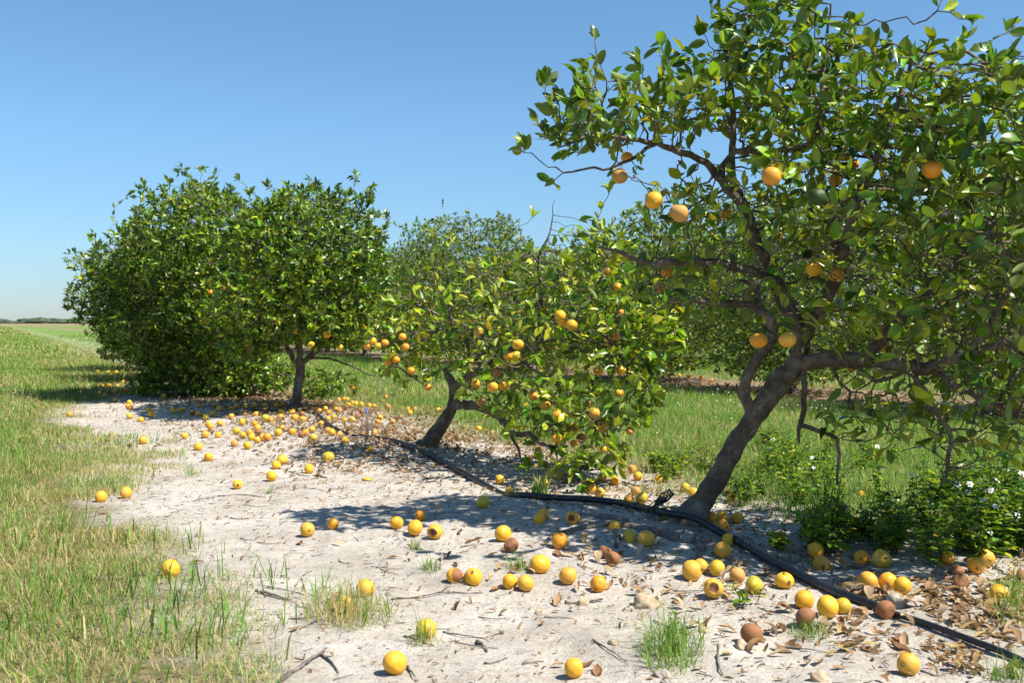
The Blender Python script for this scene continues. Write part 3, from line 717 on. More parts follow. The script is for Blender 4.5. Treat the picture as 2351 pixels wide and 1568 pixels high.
# x, y, diameter, kind, tree, label
HANGING = [
 (1423,403,37,'t',1,'dry tan orange with a brown withered leaf above, lowest on the left arm'),
 (1440,360,28,'d',1,'orange half behind leaves just above the dry tan one'),
 (1501,459,42,'r',1,'bright golden orange hanging free below the left arm of the big tree'),
 (1558,489,43,'t',1,'dull tan orange hanging right of the bright golden one'),
 (1771,404,44,'d',1,'large orange with pale dead leaves over it near the upright stem'),
 (1876,452,42,'u',1,'unripe dark green fruit in the middle of the big tree'),
 (1918,413,33,'r',1,'bright orange above right of the unripe green fruit'),
 (1938,358,29,'d',1,'orange beneath dead leaves high in the middle of the big tree'),
 (1960,376,24,'d',1,'small shaded orange touching the one beneath dead leaves'),
 (2139,388,46,'d',1,'large deep orange behind a broad leaf in the right crown'),
 (1741,781,40,'d',1,'orange crossed by a dark twig, left one of the pair at the fork'),
 (1808,779,41,'s',1,'plain orange, right one of the pair at the trunk fork'),
 (1531,625,25,'d',1,'orange at the end of the long left lateral branch, upper of two'),
 (1515,661,27,'t',1,'brownish orange below the long left lateral branch, lower of two'),
 (1868,617,37,'r',1,'sunlit orange beside dark stems, left of two in the inner crown'),
 (1920,632,37,'d',1,'orange split by a dark stem, right of two in the inner crown'),
 (1666,491,28,'r',1,'small orange mostly covered by leaves behind the steep limb'),
 (1955,840,28,'d',1,'shaded orange under the right limb of the leaning trunk'),
 (2037,800,26,'d',1,'orange peeping out between leaves above the right limb'),
 (1785,540,22,'d',1,'small orange deep behind twigs in the centre of the big tree'),
 (1189,791,27,'r',2,'bright orange, upper of two beside the central limb of the second tree'),
 (1168,817,25,'d',2,'orange with a ringed base, lower of two by the central limb'),
 (1185,818,25,'g',2,'green yellow fruit behind the ringed orange in the second tree'),
 (1141,854,23,'t',2,'pale tan fruit on a long stalk in the second tree'),
 (1092,881,22,'r',2,'orange beside the crooked fork of the second tree'),
 (1131,888,26,'r',2,'left orange of a touching pair under the second tree limb'),
 (1156,886,24,'r',2,'right orange of a touching pair under the second tree limb'),
 (1104,923,22,'t',2,'tan orange with a leaf over it near the second trunk'),
 (1225,909,25,'d',2,'orange with dead leaves at its right, low in the second tree'),
 (1252,931,25,'r',2,'bright orange below a fresh green sprig in the second tree'),
 (1265,793,20,'t',2,'small tan fruit half behind leaves right of the central limb'),
 (1397,784,23,'r',2,'orange, left of two close together on the right of the second tree'),
 (1413,773,23,'d',2,'orange, right of two close together on the right of the second tree'),
 (1373,851,23,'r',2,'orange under a dark twig right of centre in the second tree'),
 (1426,850,23,'r',2,'orange below a white edged leaf at the right of the second tree'),
 (1421,902,21,'r',2,'lone orange at the lower right rim of the second tree'),
 (1352,927,23,'g',2,'yellow fruit above the scarred one low in the second tree'),
 (1364,948,27,'s',2,'scarred orange in the lower middle of the second tree'),
 (1280,953,27,'d',2,'leaf covered orange low in the second tree, left of two'),
 (1296,945,22,'d',2,'leaf covered orange low in the second tree, right of two'),
 (1321,981,24,'d',2,'shaded orange behind a dark leaf low in the second tree'),
 (1385,982,26,'s',2,'orange crossed by a slanting twig low in the second tree'),
 (1446,989,20,'t',2,'tan fruit at the lowest right rim of the second tree'),
 (1278,1007,26,'r',2,'dappled yellow orange low above the shaded sand'),
 (1318,1018,20,'d',2,'small orange beside a rotting one low in the second tree'),
 (1335,1006,24,'b',2,'rotting orange low in the second tree skirt'),
 (1386,1031,19,'r',2,'lowest bright orange on the right skirt of the second tree'),
 (1286,724,27,'r',2,'top orange of three in a slanting chain'),
 (1291,738,26,'r',2,'middle orange of three in a slanting chain'),
 (1312,746,27,'r',2,'bottom orange of three in a slanting chain'),
 (1098,761,23,'g',2,'greenish fruit hanging left in the second tree over the alley'),
 (1185,722,21,'d',2,'orange half behind a leaf at the end of a bare branch'),
 (1417,658,20,'r',2,'small orange high on the right of the second tree'),
 (1394,624,20,'d',2,'orange wrapped in leaves at the top right of the second tree'),
 (1424,717,18,'d',2,'small orange right of the slanting chain of three'),
 (483,671,15,'d',4,'small orange, left of two high on the left trees'),
 (515,661,13,'d',4,'small orange, right of two high on the left trees'),
 (468,737,13,'d',4,'small orange at mid height of the tallest left tree'),
 (394,843,12,'d',4,'small orange low on the tallest left tree'),
 (490,788,12,'d',4,'small shaded orange in the dark lower part of the left trees'),
 (563,800,14,'d',3,'shaded orange left of the upright trunk fork'),
 (568,750,12,'d',3,'tiny orange up and left of the upright trunk fork'),
 (680,760,15,'r',3,'orange directly above the fork of the upright trunk'),
 (714,791,17,'g',3,'yellow fruit just right of the upright trunk fork'),
 (750,769,17,'r',3,'orange hanging over the right limb of the upright trunk'),
 (730,745,13,'r',3,'small orange above the right limb of the upright trunk'),
 (781,798,16,'g',3,'dull yellow fruit below the right limb of the upright trunk'),
 (844,795,14,'d',2,'tiny orange at the far left end of the second tree, lowest of a cluster'),
 (856,783,14,'r',2,'tiny yellow orange in the cluster at the far left of the second tree'),
 (868,795,15,'g',2,'tiny greenish fruit in the cluster at the far left of the second tree'),
 (884,787,13,'d',2,'tiny orange at the right of the far left cluster'),
 (931,797,15,'d',2,'small orange above the drooping left branch of the second tree'),
 (924,773,14,'r',2,'small yellow orange high over the drooping left branch'),
 (910,826,14,'d',2,'small orange on the drooping left branch, upper of two'),
 (890,831,13,'d',2,'small orange hanging left of the drooping branch'),
 (944,851,16,'d',2,'orange cluster fruit in the middle of the drooping left branch'),
 (982,889,15,'d',2,'small orange near the lower tip of the drooping left branch'),
 (808,889,12,'d',3,'tiny orange at the end of a thin drooping twig'),
]

# ------------------------------------------------------------------ where each hanging fruit is (depth from its size)
FR = {1: [], 2: [], 3: [], 4: []}; HPOS = []
for (x, y, d, k, t, lab) in HANGING:
    r = .0375; lo, hi = {1: (3.9, 5.1), 2: (6.2, 7.4), 3: (11.0, 12.0), 4: (12.9, 14.5)}[t]
    Y = min(max(2 * r * FPX / d, lo), hi); r = min(max(d / 2 / FPX * Y, .030), .043)
    c = at(x, y, Y); HPOS.append((c, r)); FR[t].append(c + np.array([0, 0, r * .95 + .012]))
CLEAR = [(x, y, d * (.78 if t == 2 else .62), 1e9 if False else p[0][1] - .02) for (x, y, d, k, t, lab), p in zip(HANGING, HPOS) if lab and 'covered' not in lab and 'half' not in lab and 'behind' not in lab and 'peeping' not in lab]
TRUNKCLEAR = [(1600 + i * 20, 1180 - i * 32, 45, 4.85) for i in range(9)]

# ------------------------------------------------------------------ trees
def trees():
    t1 = [L3((1562,1246,5.0,.088),(1570,1226,5.0,.078),(1580,1199,5.0,.070),(1598,1172,5.0,.064),(1628,1128,5.0,.054),(1668,1059,4.99,.049),(1709,990,4.97,.049),(1739,944,4.95,.054),(1784,888,4.93,.055),(1826,834,4.9,.047),(1840,780,4.9,.040),
             (1824,735,4.92,.042),(1800,690,4.95,.036),(1775,630,4.98,.031),(1738,560,5.0,.027),(1716,490,5.0,.023),(1682,405,5.0,.018),(1684,300,5.0,.014),(1680,220,5.0,.012),(1669,140,5.0,.010),(1658,66,5.0,.008),(1650,-20,5.0,.005)),
          L3((1728,950,4.95,.036),(1706,908,4.93,.031),(1710,872,4.9,.029),(1735,832,4.88,.027),(1762,788,4.85,.025),(1774,752,4.85,.027),(1757,722,4.85,.024),(1712,700,4.84,.02),(1665,696,4.8,.017),(1600,688,4.8,.011),(1543,690,4.75,.005)),
          L3((1780,640,4.98,.024),(1700,614,4.9,.022),(1600,598,4.85,.020),(1520,604,4.85,.017),(1470,600,4.82,.013),(1412,574,4.8,.009),(1375,570,4.8,.004)),
          L3((1716,490,5.0,.025),(1700,466,4.98,.023),(1656,413,4.95,.021),(1622,375,4.9,.018),(1560,348,4.85,.015),(1487,325,4.8,.011),(1400,312,4.75,.008),(1333,316,4.7,.005),(1285,338,4.7,.003)),
          L3((1500,328,4.81,.009),(1450,366,4.76,.008),(1386,386,4.7,.0065),(1350,384,4.7,.0055),(1312,394,4.7,.0045),(1276,388,4.7,.003)),
          L3((1650,405,4.95,.018),(1690,350,4.9,.016),(1753,348,4.85,.013),(1850,336,4.75,.010),(1950,300,4.6,.006)),
          L3((1828,836,4.9,.042),(1896,826,4.75,.038),(1988,828,4.6,.033),(2062,838,4.5,.028),(2130,846,4.4,.028),(2200,820,4.3,.024),(2290,790,4.2,.018),(2400,750,4.1,.010)),
          L3((1980,828,4.6,.028),(2050,750,4.5,.024),(2130,680,4.4,.02),(2200,600,4.3,.016),(2300,500,4.2,.009)),
          L3((1840,785,4.9,.036),(1888,700,4.8,.031),(1932,600,4.7,.027),(1960,480,4.6,.021),(2000,380,4.5,.016),(2060,250,4.45,.011),(2100,110,4.4,.005)),
          L3((1932,600,4.7,.022),(1902,480,4.75,.018),(1880,350,4.8,.013),(1890,200,4.8,.009),(1905,10,4.8,.003)),
          L3((1846,842,4.88,.016),(1846,884,4.85,.0145),(1849,922,4.85,.0125),(1841,958,4.85,.011),(1835,990,4.85,.009),(1830,1020,4.85,.005)),
          L3((1838,980,4.85,.009),(1880,988,4.82,.009),(1915,1002,4.8,.010),(1925,1022,4.8,.009),(1924,1070,4.8,.0075),(1922,1118,4.8,.006)),
          L3((2066,838,4.5,.014),(2112,880,4.45,.0125),(2140,930,4.4,.0115),(2168,970,4.4,.0105),(2184,1015,4.4,.0095),(2175,1070,4.4,.008),(2164,1115,4.4,.006)),
          L3((2140,846,4.4,.014),(2220,900,4.3,.011),(2300,935,4.25,.009),(2370,970,4.2,.006)),
          L3((1905,830,4.74,.010),(1925,870,4.7,.009),(1950,900,4.7,.006),(1946,940,4.7,.004)),
          L3((1956,830,4.66,.010),(2010,872,4.5,.008),(2062,862,4.4,.006),(2110,846,4.3,.003)),
          L3((2230,810,4.27,.013),(2300,700,4.1,.010),(2360,560,4.0,.006)),
          L3((1772,755,4.85,.018),(1742,700,4.9,.018),(1735,662,4.9,.014),(1700,640,4.92,.008))]
    roots = [[tuple(ground(x, y, .008)) + (r,) for x, y, r in rp] for rp in (
        [(1285,1222,.006),(1340,1212,.016),(1386,1204,.020),(1440,1208,.018),(1500,1220,.02),(1552,1238,.03)],
        [(1330,1182,.008),(1380,1186,.016),(1428,1194,.020),(1450,1206,.016),(1475,1222,.008)],
        [(1410,1214,.015),(1420,1234,.015),(1414,1256,.010)],
        [(1600,1244,.03),(1610,1262,.018),(1600,1285,.008)])]
    b1 = [blob(*b) for b in (
        (1400,265,150,90,4.75,.35,240,.62),(1300,295,70,75,4.7,.25,60,.55),(1560,250,110,95,4.85,.4,190,.6),(1720,150,120,170,4.9,.45,330,.75),
        (1850,250,190,210,4.8,.6,560,.9),(2020,270,190,170,4.6,.7,560,.85),(2200,330,210,200,4.4,.8,680,.85),(2060,520,250,170,4.5,.8,620,.7),
        (1800,470,180,140,4.9,.6,370,.55),(1620,490,150,100,4.95,.45,230,.36),(1600,640,160,100,4.9,.4,260,.30),(1800,640,160,110,4.9,.5,330,.34),
        (2290,600,210,220,4.2,.7,560,.7),(2080,730,220,110,4.5,.6,420,.6),(2130,800,240,90,4.5,.5,520,.22),(2290,850,200,120,4.3,.6,620,.3),(2100,880,180,70,4.5,.4,260,.22),(2230,1000,140,80,4.3,.35,180,.34),(2060,970,190,90,4.5,.4,90,.3),
        (2480,480,220,300,4.3,.9,600,.85),(1760,40,130,70,4.85,.4,110,.8))]
    tips = [at(x, y, 4.8) for x, y in ((1598,28),(1612,50),(1590,125),(1515,125),(1530,150),(1440,128),(1335,160),(1245,200),(1222,300),(1215,345),(1265,395),
            (1868,15),(1890,-15),(1900,30),(1935,20),(2050,40),(2075,20),(2100,55),(2225,78),(2190,70),(2200,95))] + [at(x, y, 4.3) for x, y in ((2312,62),(2318,100),(2300,120),(2340,150),(2349,215))]
    build_tree('orange_tree', 'large leaning orange tree with thick grey trunk and broad crown in the right foreground', 'orange trees of the front row', t1, b1,
               ground(1575, 1228), D=.055, dk=.075, mult=2.3, rmin=.0026, lm=1.5, shoots=12, n_leaf=11500, seed=11, tips=tips, fruit=FR[1], clear=CLEAR + TRUNKCLEAR, leafL=(.055, .105), ratio=.54, upj=.9, root_pts=roots, maxr=.012,
               pal=(.20, .36, .30, .13, .012, .004))
    t2 = [L3((972,1036,8.2,.10),(978,1027,8.2,.085),(995,1004,8.17,.075),(1024,962,8.1,.070),(1039,932,8.1,.056),(1043,903,8.1,.045),(1037,875,8.1,.043),(1022,852,8.1,.040)),
          L3((1022,852,8.1,.036),(1040,842,8.08,.035),(1060,838,8.03,.034),(1085,828,7.95,.03),(1115,805,7.85,.026),(1150,775,7.75,.021),(1175,725,7.7,.016),(1165,660,7.7,.009)),
          L3((1040,888,8.1,.04),(1072,868,7.95,.037),(1110,843,7.8,.034),(1160,812,7.6,.031),(1220,790,7.4,.027),(1290,778,7.2,.02),(1380,757,7.0,.014),(1470,735,6.9,.007)),
          L3((1038,932,8.1,.052),(1072,930,7.9,.048),(1105,935,7.7,.043),(1135,950,7.5,.037),(1160,972,7.3,.031),(1180,995,7.1,.027),(1216,998,6.95,.022),(1240,1016,6.85,.018),(1290,1035,6.75,.012),(1350,1080,6.6,.006)),
          L3((1165,978,7.28,.018),(1178,1010,7.2,.015),(1192,1035,7.1,.012),(1200,1070,7.0,.007)),
          L3((1224,790,7.4,.024),(1240,730,7.4,.02),(1242,668,7.4,.016),(1236,590,7.4,.012),(1262,540,7.4,.008),(1272,460,7.4,.003)),
          L3((1236,600,7.4,.010),(1205,565,7.4,.007),(1190,520,7.4,.004)),
          L3((1115,806,7.85,.022),(1085,762,7.8,.019),(1045,738,7.75,.016),(990,716,7.7,.012),(940,690,7.7,.009),(895,668,7.7,.005)),
          L3((1045,738,7.75,.013),(1000,760,7.72,.012),(950,765,7.7,.010),(900,790,7.7,.008),(860,785,7.7,.005)),
          L3((1000,760,7.72,.010),(935,800,7.7,.009),(910,835,7.7,.008),(935,858,7.7,.006),(985,892,7.7,.004)),
          L3((1300,775,7.17,.016),(1330,720,7.1,.013),(1375,650,7.1,.010),(1400,580,7.1,.006)),
          L3((1160,812,7.6,.022),(1230,850,7.2,.02),(1300,900,6.9,.017),(1360,960,6.7,.012),(1400,1020,6.6,.006)),
          L3((1380,757,7.0,.012),(1430,830,6.8,.010),(1460,900,6.7,.006))]
    b2 = [blob(*b) for b in (
        (1260,750,190,100,7.1,.7,420,.5),(1400,720,130,110,6.9,.6,300,.75),(1480,760,90,80,6.8,.5,180,.85),(1100,710,140,85,7.7,.6,240,.42),(960,720,90,80,7.8,.5,170,.55),
        (950,830,75,60,7.8,.4,130,.75),(1300,610,140,75,7.3,.6,190,.32),(1380,560,80,55,7.2,.4,90,.5),(1330,920,130,90,6.7,.6,330,.7),(1350,1030,105,75,6.5,.45,260,.7),
        (1240,940,85,80,6.9,.4,110,.5),(1450,880,65,110,6.6,.4,170,.85),(1250,1080,60,40,6.7,.3,50,.6),(1150,860,110,70,7.4,.5,220,.4),(1180,640,170,70,7.5,.5,180,.36),(1200,950,90,60,7.1,.4,110,.4),(1040,650,110,60,7.7,.4,110,.4))]
    tips = [at(x, y, 7.4) for x, y in ((1270,452),(1290,472),(1302,505),(1245,520),(1230,500),(1320,530),(1190,505))]
    build_tree('orange_tree', 'low sprawling orange tree, second in the row, its fruit laden branches drooping to the ground', 'orange trees of the front row', t2, b2,
               ground(985, 1031), D=.065, dk=.085, mult=2.1, lm=1.1, shoots=10, n_leaf=7000, upj=.8, rs=.8, rmin=.0024, seed=5, tips=tips, fruit=FR[2], clear=CLEAR, leafL=(.075, .115), maxr=.010, pal=(.12, .29, .34, .24, .03, .006))
    t3 = [L3((680,947,11.9,.14),(681,920,11.9,.112),(684,890,11.9,.10),(689,860,11.9,.098),(690,836,11.9,.09),(688,810,11.9,.066),(690,770,11.9,.056),(692,720,11.9,.042),(690,650,11.9,.03),(700,560,11.9,.018),(712,450,11.9,.006)),
          L3((688,842,11.9,.062),(668,815,11.85,.054),(655,780,11.8,.045),(630,720,11.6,.035),(600,650,11.5,.02),(575,550,11.5,.008)),
          L3((692,835,11.9,.064),(712,818,11.9,.057),(740,796,11.8,.05),(768,780,11.8,.04),(800,740,11.8,.028),(835,660,11.8,.012)),
          L3((706,824,11.9,.03),(750,823,11.8,.025),(792,835,11.7,.02),(844,859,11.6,.014),(870,867,11.5,.011),(913,896,11.5,.005)),
          L3((690,770,11.9,.03),(740,690,11.6,.024),(790,580,11.5,.014),(815,470,11.5,.006))]
    b3 = [blob(*b) for b in (
        (700,600,190,160,11.7,1.3,900,.95),(720,485,110,50,11.8,.8,200,.8),(830,640,70,130,11.7,.8,220,.8),(600,690,110,120,11.3,1.0,380,.95),(770,735,110,65,11.4,.8,240,.85),
        (640,535,105,70,11.9,.8,230,.85),(570,790,70,45,11.6,.7,110,.9),(800,520,60,60,11.7,.6,100,.7))]
    tips = [at(x, y, 11.7) for x, y in ((815,405),(820,425),(860,435),(665,425),(680,440),(730,428),(780,440),(870,490),(880,510),(610,430),(845,450))]
    build_tree('orange_tree', 'bushy orange tree with an upright trunk behind the thick scatter of fallen fruit', 'orange trees of the front row', t3, b3,
               ground(680, 946), D=.08, dk=.085, mult=4.2, n_leaf=30000, lm=1.7, rmin=.0022, shl=(2, 4), shoots=24, rs=.56, upj=.8, seed=8, tips=tips, fruit=FR[3], clear=CLEAR, leafL=(.075, .115), full=False, maxr=.012, pal=(.30, .38, .24, .08, .01, .003))
    t4 = [L3((563,906,14.5,.14),(562,872,14.5,.11),(568,842,14.5,.10),(552,800,14.4,.08),(520,740,14.3,.06),(490,640,14.3,.04),(470,520,14.4,.02),(462,420,14.4,.006)),
          L3((556,812,14.4,.05),(500,785,14.2,.04),(430,755,14.1,.032),(340,725,14.0,.024),(250,700,14.0,.012),(170,690,14.0,.005)),
          L3((520,740,14.3,.045),(440,660,14.2,.034),(360,600,14.2,.022),(270,560,14.2,.01),(175,590,14.2,.004)),
          L3((560,830,14.45,.04),(520,840,14.4,.03),(460,860,14.3,.02),(380,875,14.2,.01)),
          L3((500,690,14.3,.035),(560,560,14.2,.024),(590,450,14.2,.01))]
    b4 = [blob(*b) for b in (
        (440,585,150,145,13.9,1.6,900,.9),(475,465,80,50,14.5,.7,150,.75),(330,620,105,95,13.9,1.2,400,.75),(250,690,85,75,14,.9,230,.8),(350,760,120,60,13.9,1.1,360,.95),(470,720,120,60,13.4,.8,300,1),
        (470,810,150,80,14.3,1.0,800,1.2),(490,875,165,42,14.3,.8,620,1.2),(360,880,60,35,14.2,.5,140,1.2),(620,860,60,45,14.2,.6,200,1.2),(735,880,60,32,13.8,.5,120,1),(190,600,40,25,14.2,.4,25,.6),(590,820,60,60,14.2,.6,140,1))]
    tips = [at(x, y, 14.3) for x, y in ((160,582),(170,600),(250,490),(262,500),(320,430),(345,440),(412,395),(455,378),(470,390),(500,405),(545,410),(570,440),(150,690),(145,700))]
    build_tree('orange_tree', 'tallest left orange tree with a dark leafy skirt reaching the ground', 'orange trees of the front row', t4, b4,
               ground(563, 906), D=.085, dk=.09, mult=4.4, n_leaf=46000, lm=1.8, rmin=.0022, shl=(2, 4), shoots=24, rs=.58, upj=.8, seed=9, tips=tips, fruit=FR[4], clear=CLEAR, leafL=(.075, .115), full=False, maxr=.012, pal=(.34, .38, .21, .07, .01, .003))
    # prototypes for the trees farther off
    def proto(seed, name, label, group, leaves, sc, h, leafy, pal):
        rng = np.random.default_rng(seed); a = rng.random() * 6.28
        limbs = [[(0, 0, 0, .13), (.02, 0, .25, .10), (.05, .03, .6, .085), (.02, .06, 1.1, .06), (-.05, .05, 1.8, .045), (0, 0, h - .9, .02), (.05, 0, h - .2, .006)]]
        for k in range(6):
            q = a + k * 1.047 + rng.uniform(-.3, .3); dx, dy = math.cos(q), math.sin(q); z0 = .55 + .12 * (k % 3); u = rng.uniform(.25, 1.0)
            limbs.append([(.04, .03, z0, .05), (.35 * dx, .35 * dy, z0 + .3 * u + .1, .042), (.9 * dx, .9 * dy, z0 + .9 * u, .03), (1.5 * dx, 1.5 * dy, z0 + 1.5 * u, .014), (1.8 * dx, 1.8 * dy, z0 + 2.0 * u, .005)])
        bl = [((0, 0, h * .56), (1.9, 1.9, h * .34), int(1100 * sc), leafy), ((0, 0, h * .30), (1.75, 1.75, h * .17), int(500 * sc), leafy), ((0, 0, .55), (1.5, 1.5, .42), int(330 * sc), leafy)]
        for k in range(9):
            q = rng.random() * 6.28; rr = rng.uniform(.5, 1.5); s = rng.uniform(.35, .6)
            bl.append(((rr * math.cos(q), rr * math.sin(q), h * rng.uniform(.62, .90) - .25 * rr + .1), (s, s, s * .9), 60, leafy))
        return build_tree(name, label, group, limbs, bl, (0, 0, 0), D=.095, dk=.10, mult=4.4, rmin=.0024, rs=.62, upj=.8, n_leaf=leaves, seed=seed, leafL=(.075, .12), full=False, maxr=.012, shoots=30, shl=(2, 5), pal=pal)[0]
    G1, G2, G3 = 'orange trees farther down the front row', 'orange trees of the second row', 'orange trees of the rows beyond'
    pA = proto(21, 'orange_tree', 'x', G1, 22000, 1.0, 3.7, .9, (.20, .36, .30, .12, .012, .003))
    pB = proto(22, 'orange_tree', 'x', G2, 17000, .95, 4.0, .8, (.20, .36, .30, .12, .012, .004))
    pC = proto(23, 'orange_tree', 'x', G2, 20000, 1.0, 3.6, .9, (.20, .36, .30, .12, .012, .004))
    used = set()
    def put(p, c, t, label, group, sc=1.0):
        o = p if p.name not in used else copy_tree(p)
        used.add(p.name) if o is p else None
        xy = ROW_P + ROW_N * c + ROW_U * t; z = float(gz(*xy))
        o.location = (xy[0], xy[1], z); o.rotation_euler.z = random.random() * 6.28; o.scale = (sc, sc, sc * random.uniform(.95, 1.05))
        o['label'] = label; o['group'] = group
    put(pA, 0, 14.7, 'orange tree just behind the tallest left tree, its low left branches showing', G1, .84)
    for t in (18.7,): put(pA, -.1, t, 'orange tree far down the front row, almost hidden behind the left trees', G1, .80)
    R2 = {3.2: ('orange tree across the alley behind the right edge of the big crown', .9), 7.1: ('orange tree across the alley seen below the right limb of the leaning tree', .86),
          10.6: ('dark skirted orange tree across the alley, left of the leaning trunk', .9), 14.6: ('orange tree with thin top across the alley above the second tree', .78),
          18.4: ('orange tree with a tall peak across the alley, behind the second tree', 1.0), 22.4: ('orange tree across the alley in the gap between second and bushy trees', .94)}
    for k, (t, (lb, sc)) in enumerate(R2.items()): put((pC, pB, pC, pB, pB, pB)[k], 7.3, t, lb, G2, sc)
    for t in (26.4, 30.5, 34.6, 38.7, 42.8): put(pC, 7.3, t, 'orange tree far along the second row, hidden behind the bushy trees', G2, 1.0)
    for t in (4.0, 8.2, 12.3, 16.5, 20.6, 24.8, 29, 33.5): put(pB, 14.6, t, 'orange tree two rows back, glimpsed only through gaps in the foliage', G3, 1.0)
# ------------------------------------------------------------------ fruit meshes
def icosphere(sub=3):
    import bmesh
    bm = bmesh.new(); bmesh.ops.create_icosphere(bm, subdivisions=sub, radius=1.0)
    V = np.array([v.co[:] for v in bm.verts]); F = np.array([[v.index for v in f.verts] for f in bm.faces]); bm.free(); return V, F
ICO, ICOF = icosphere(4); ICO2, ICO2F = icosphere(3)

def fruit_mesh(name, mat, seed, hole=None, depth=.34, hmat='rotspot', dent=0.0, lo=False, squash=.96):
    rng = np.random.default_rng(seed); V, F = (ICO2, ICO2F) if lo else (ICO, ICOF)
    ph = rng.random(6) * 6; V = V.copy()
    r = 1 + .022 * np.sin(2.3 * V[:, 0] + ph[0]) + .02 * np.sin(2.9 * V[:, 1] + ph[1]) + .016 * np.sin(3.7 * V[:, 2] + ph[2]) + .008 * np.sin(7 * V[:, 0] + 5 * V[:, 2] + ph[3])
    r -= .06 * np.exp(-((V[:, 2] - 1) / .05) ** 2) + .03 * np.exp(-((V[:, 2] + 1) / .03) ** 2)       # stem dimple, blossom end
    if dent:
        d = norm(rng.standard_normal((1, 3)))[0]; a = V @ d; r -= dent * np.clip(a - .55, 0, 1) ** 1.2 * 1.6
    mi = np.zeros(len(F), np.int32)
    if hole:
        d = np.array([0, -1, .25]); d /= np.linalg.norm(d); a = V @ d
        lim = math.cos(hole) + .05 * np.sin(9 * V[:, 0] + ph[4]) * math.sin(hole)
        r -= np.clip((a - lim) / max(1e-3, 1 - math.cos(hole)), 0, 1) ** .5 * depth
        mi = ((a[F] > lim[F]).mean(1) > .6).astype(np.int32)
    V = V * r[:, None] * np.array([1, 1, squash])
    me = mesh_np(name, V, None, F, mat)
    if hole:
        me.materials.append(M[hmat]); me.polygons.foreach_set('material_index', mi)
    return me

FM = {}
MATK = dict(r='ripe', s='scarred', g='greenish', d='deep', b='rotten', t='tan', u='unripe', h='scarred', p='ripe', q='ripe')
def get_fruit(k, lo, v):
    key = (k, lo, v)
    if key not in FM:
        FM[key] = fruit_mesh('orange', M[MATK[k]], v * 17 + ord(k), hole=dict(h=.62, p=.27, q=1.15).get(k), depth=dict(h=.34, p=.03).get(k, .02), hmat='rotten' if k == 'q' else 'rotspot',
                             dent=(.5 if k == 'b' else .28 if k == 't' else (.0, .14, .24)[v]), lo=lo, squash=(.95, 1.0, .90)[v])
    return FM[key]

def calyx_mesh():
    J = Join()
    for k in range(5):
        a = k * 1.257; c, s = math.cos(a), math.sin(a); t = .16
        V = np.array([(0, 0, .03), (c * .10 - s * .06, s * .10 + c * .06, .02), (c * .21, s * .21, -.015), (c * .10 + s * .06, s * .10 - c * .06, .02), (0, 0, -.03)])
        J.add(V, [[0, 1, 2, 3]], [[4, 2, 1], [4, 3, 2]])
    V, F, F3 = polytube([(0, 0, -.03), (0, 0, .06)], [.085, .06], 7); J.add(V, F, F3)
    return J.mesh('calyx', M['calyx'])

def oranges():
    cm = calyx_mesh(); rng = np.random.default_rng(3); placed = []
    for i, (x, y, d, k, lab) in enumerate(FALLEN):
        dr = ray(x, y); Y = CAM_H / (d / 2 / FPX - dr[2])
        for _ in range(6):
            r = min(max(d / 2 / FPX * Y, .031), .046)
            z = float(gz(dr[0] * Y, Y)) + r * .86; Y = (CAM_H - z) / -dr[2]
        p = np.array([0, 0, CAM_H]) + dr * Y
        grp = 'fallen oranges on the sand'
        if lab is None: lab, grp = zone_label(x, y, k)
        o = link('orange', get_fruit(k, d < 20, int(rng.integers(0, 3))), None, p)
        tag(o, lab, 'orange', grp); o.scale = (r, r, r)
        if 'flattened' in lab: o.scale = (r * 1.1, r, r * .4); o.location.z -= .55 * r
        if 'crushed' in lab: o.scale = (r * 1.1, r, r * .6); o.location.z -= .3 * r
        if 'half buried' in lab: o.location.z -= .35 * r
        o.rotation_euler = (rng.uniform(-.2, .3), rng.uniform(-.2, .2), rng.uniform(-.5, .5)) if k in 'hpq' else tuple(rng.uniform(0, 6.28, 3))
        if 'near its top' in lab: o.rotation_euler = (-.55, 0, -.2)
        if 'half turned' in lab: o.rotation_euler = (0, 0, .9)
        if 'flattened' in lab or 'crushed' in lab or 'oval' in lab: o.rotation_euler = (.1, .1, 1)
        if d >= 30 and k not in 'h':
            c = link('calyx', cm, o, (0, 0, (.95, .99, .92)[1] * .93))
        placed.append((x, y, d, p, r))
    for (x, y, d, k, t, lab), (p, r) in zip(HANGING, HPOS):
        o = link('orange', get_fruit(k, d < 20, int(rng.integers(0, 3))), None, p)
        tag(o, lab, 'orange', 'oranges still hanging on the trees'); o.scale = (r, r, r)
        o.rotation_euler = (rng.uniform(-.25, .25), rng.uniform(-.25, .25), rng.uniform(0, 6.28))
        if d >= 20: link('calyx', cm, o, (0, 0, .93))
    return placed

HOSE_PX = [(697,946),(752,977),(812,1003),(876,1011),(923,1027),(988,1051),(1041,1079),(1094,1108),(1160,1136),(1205,1144),(1268,1152),(1347,1157),(1413,1165),(1460,1175),(1517,1191),(1596,1219),(1648,1238),(1701,1261),(1764,1297),(1810,1318),(1860,1343),(1920,1371),(1985,1392),(2035,1405),(2090,1421),(2150,1441),(2230,1471),(2300,1497),(2345,1517)]
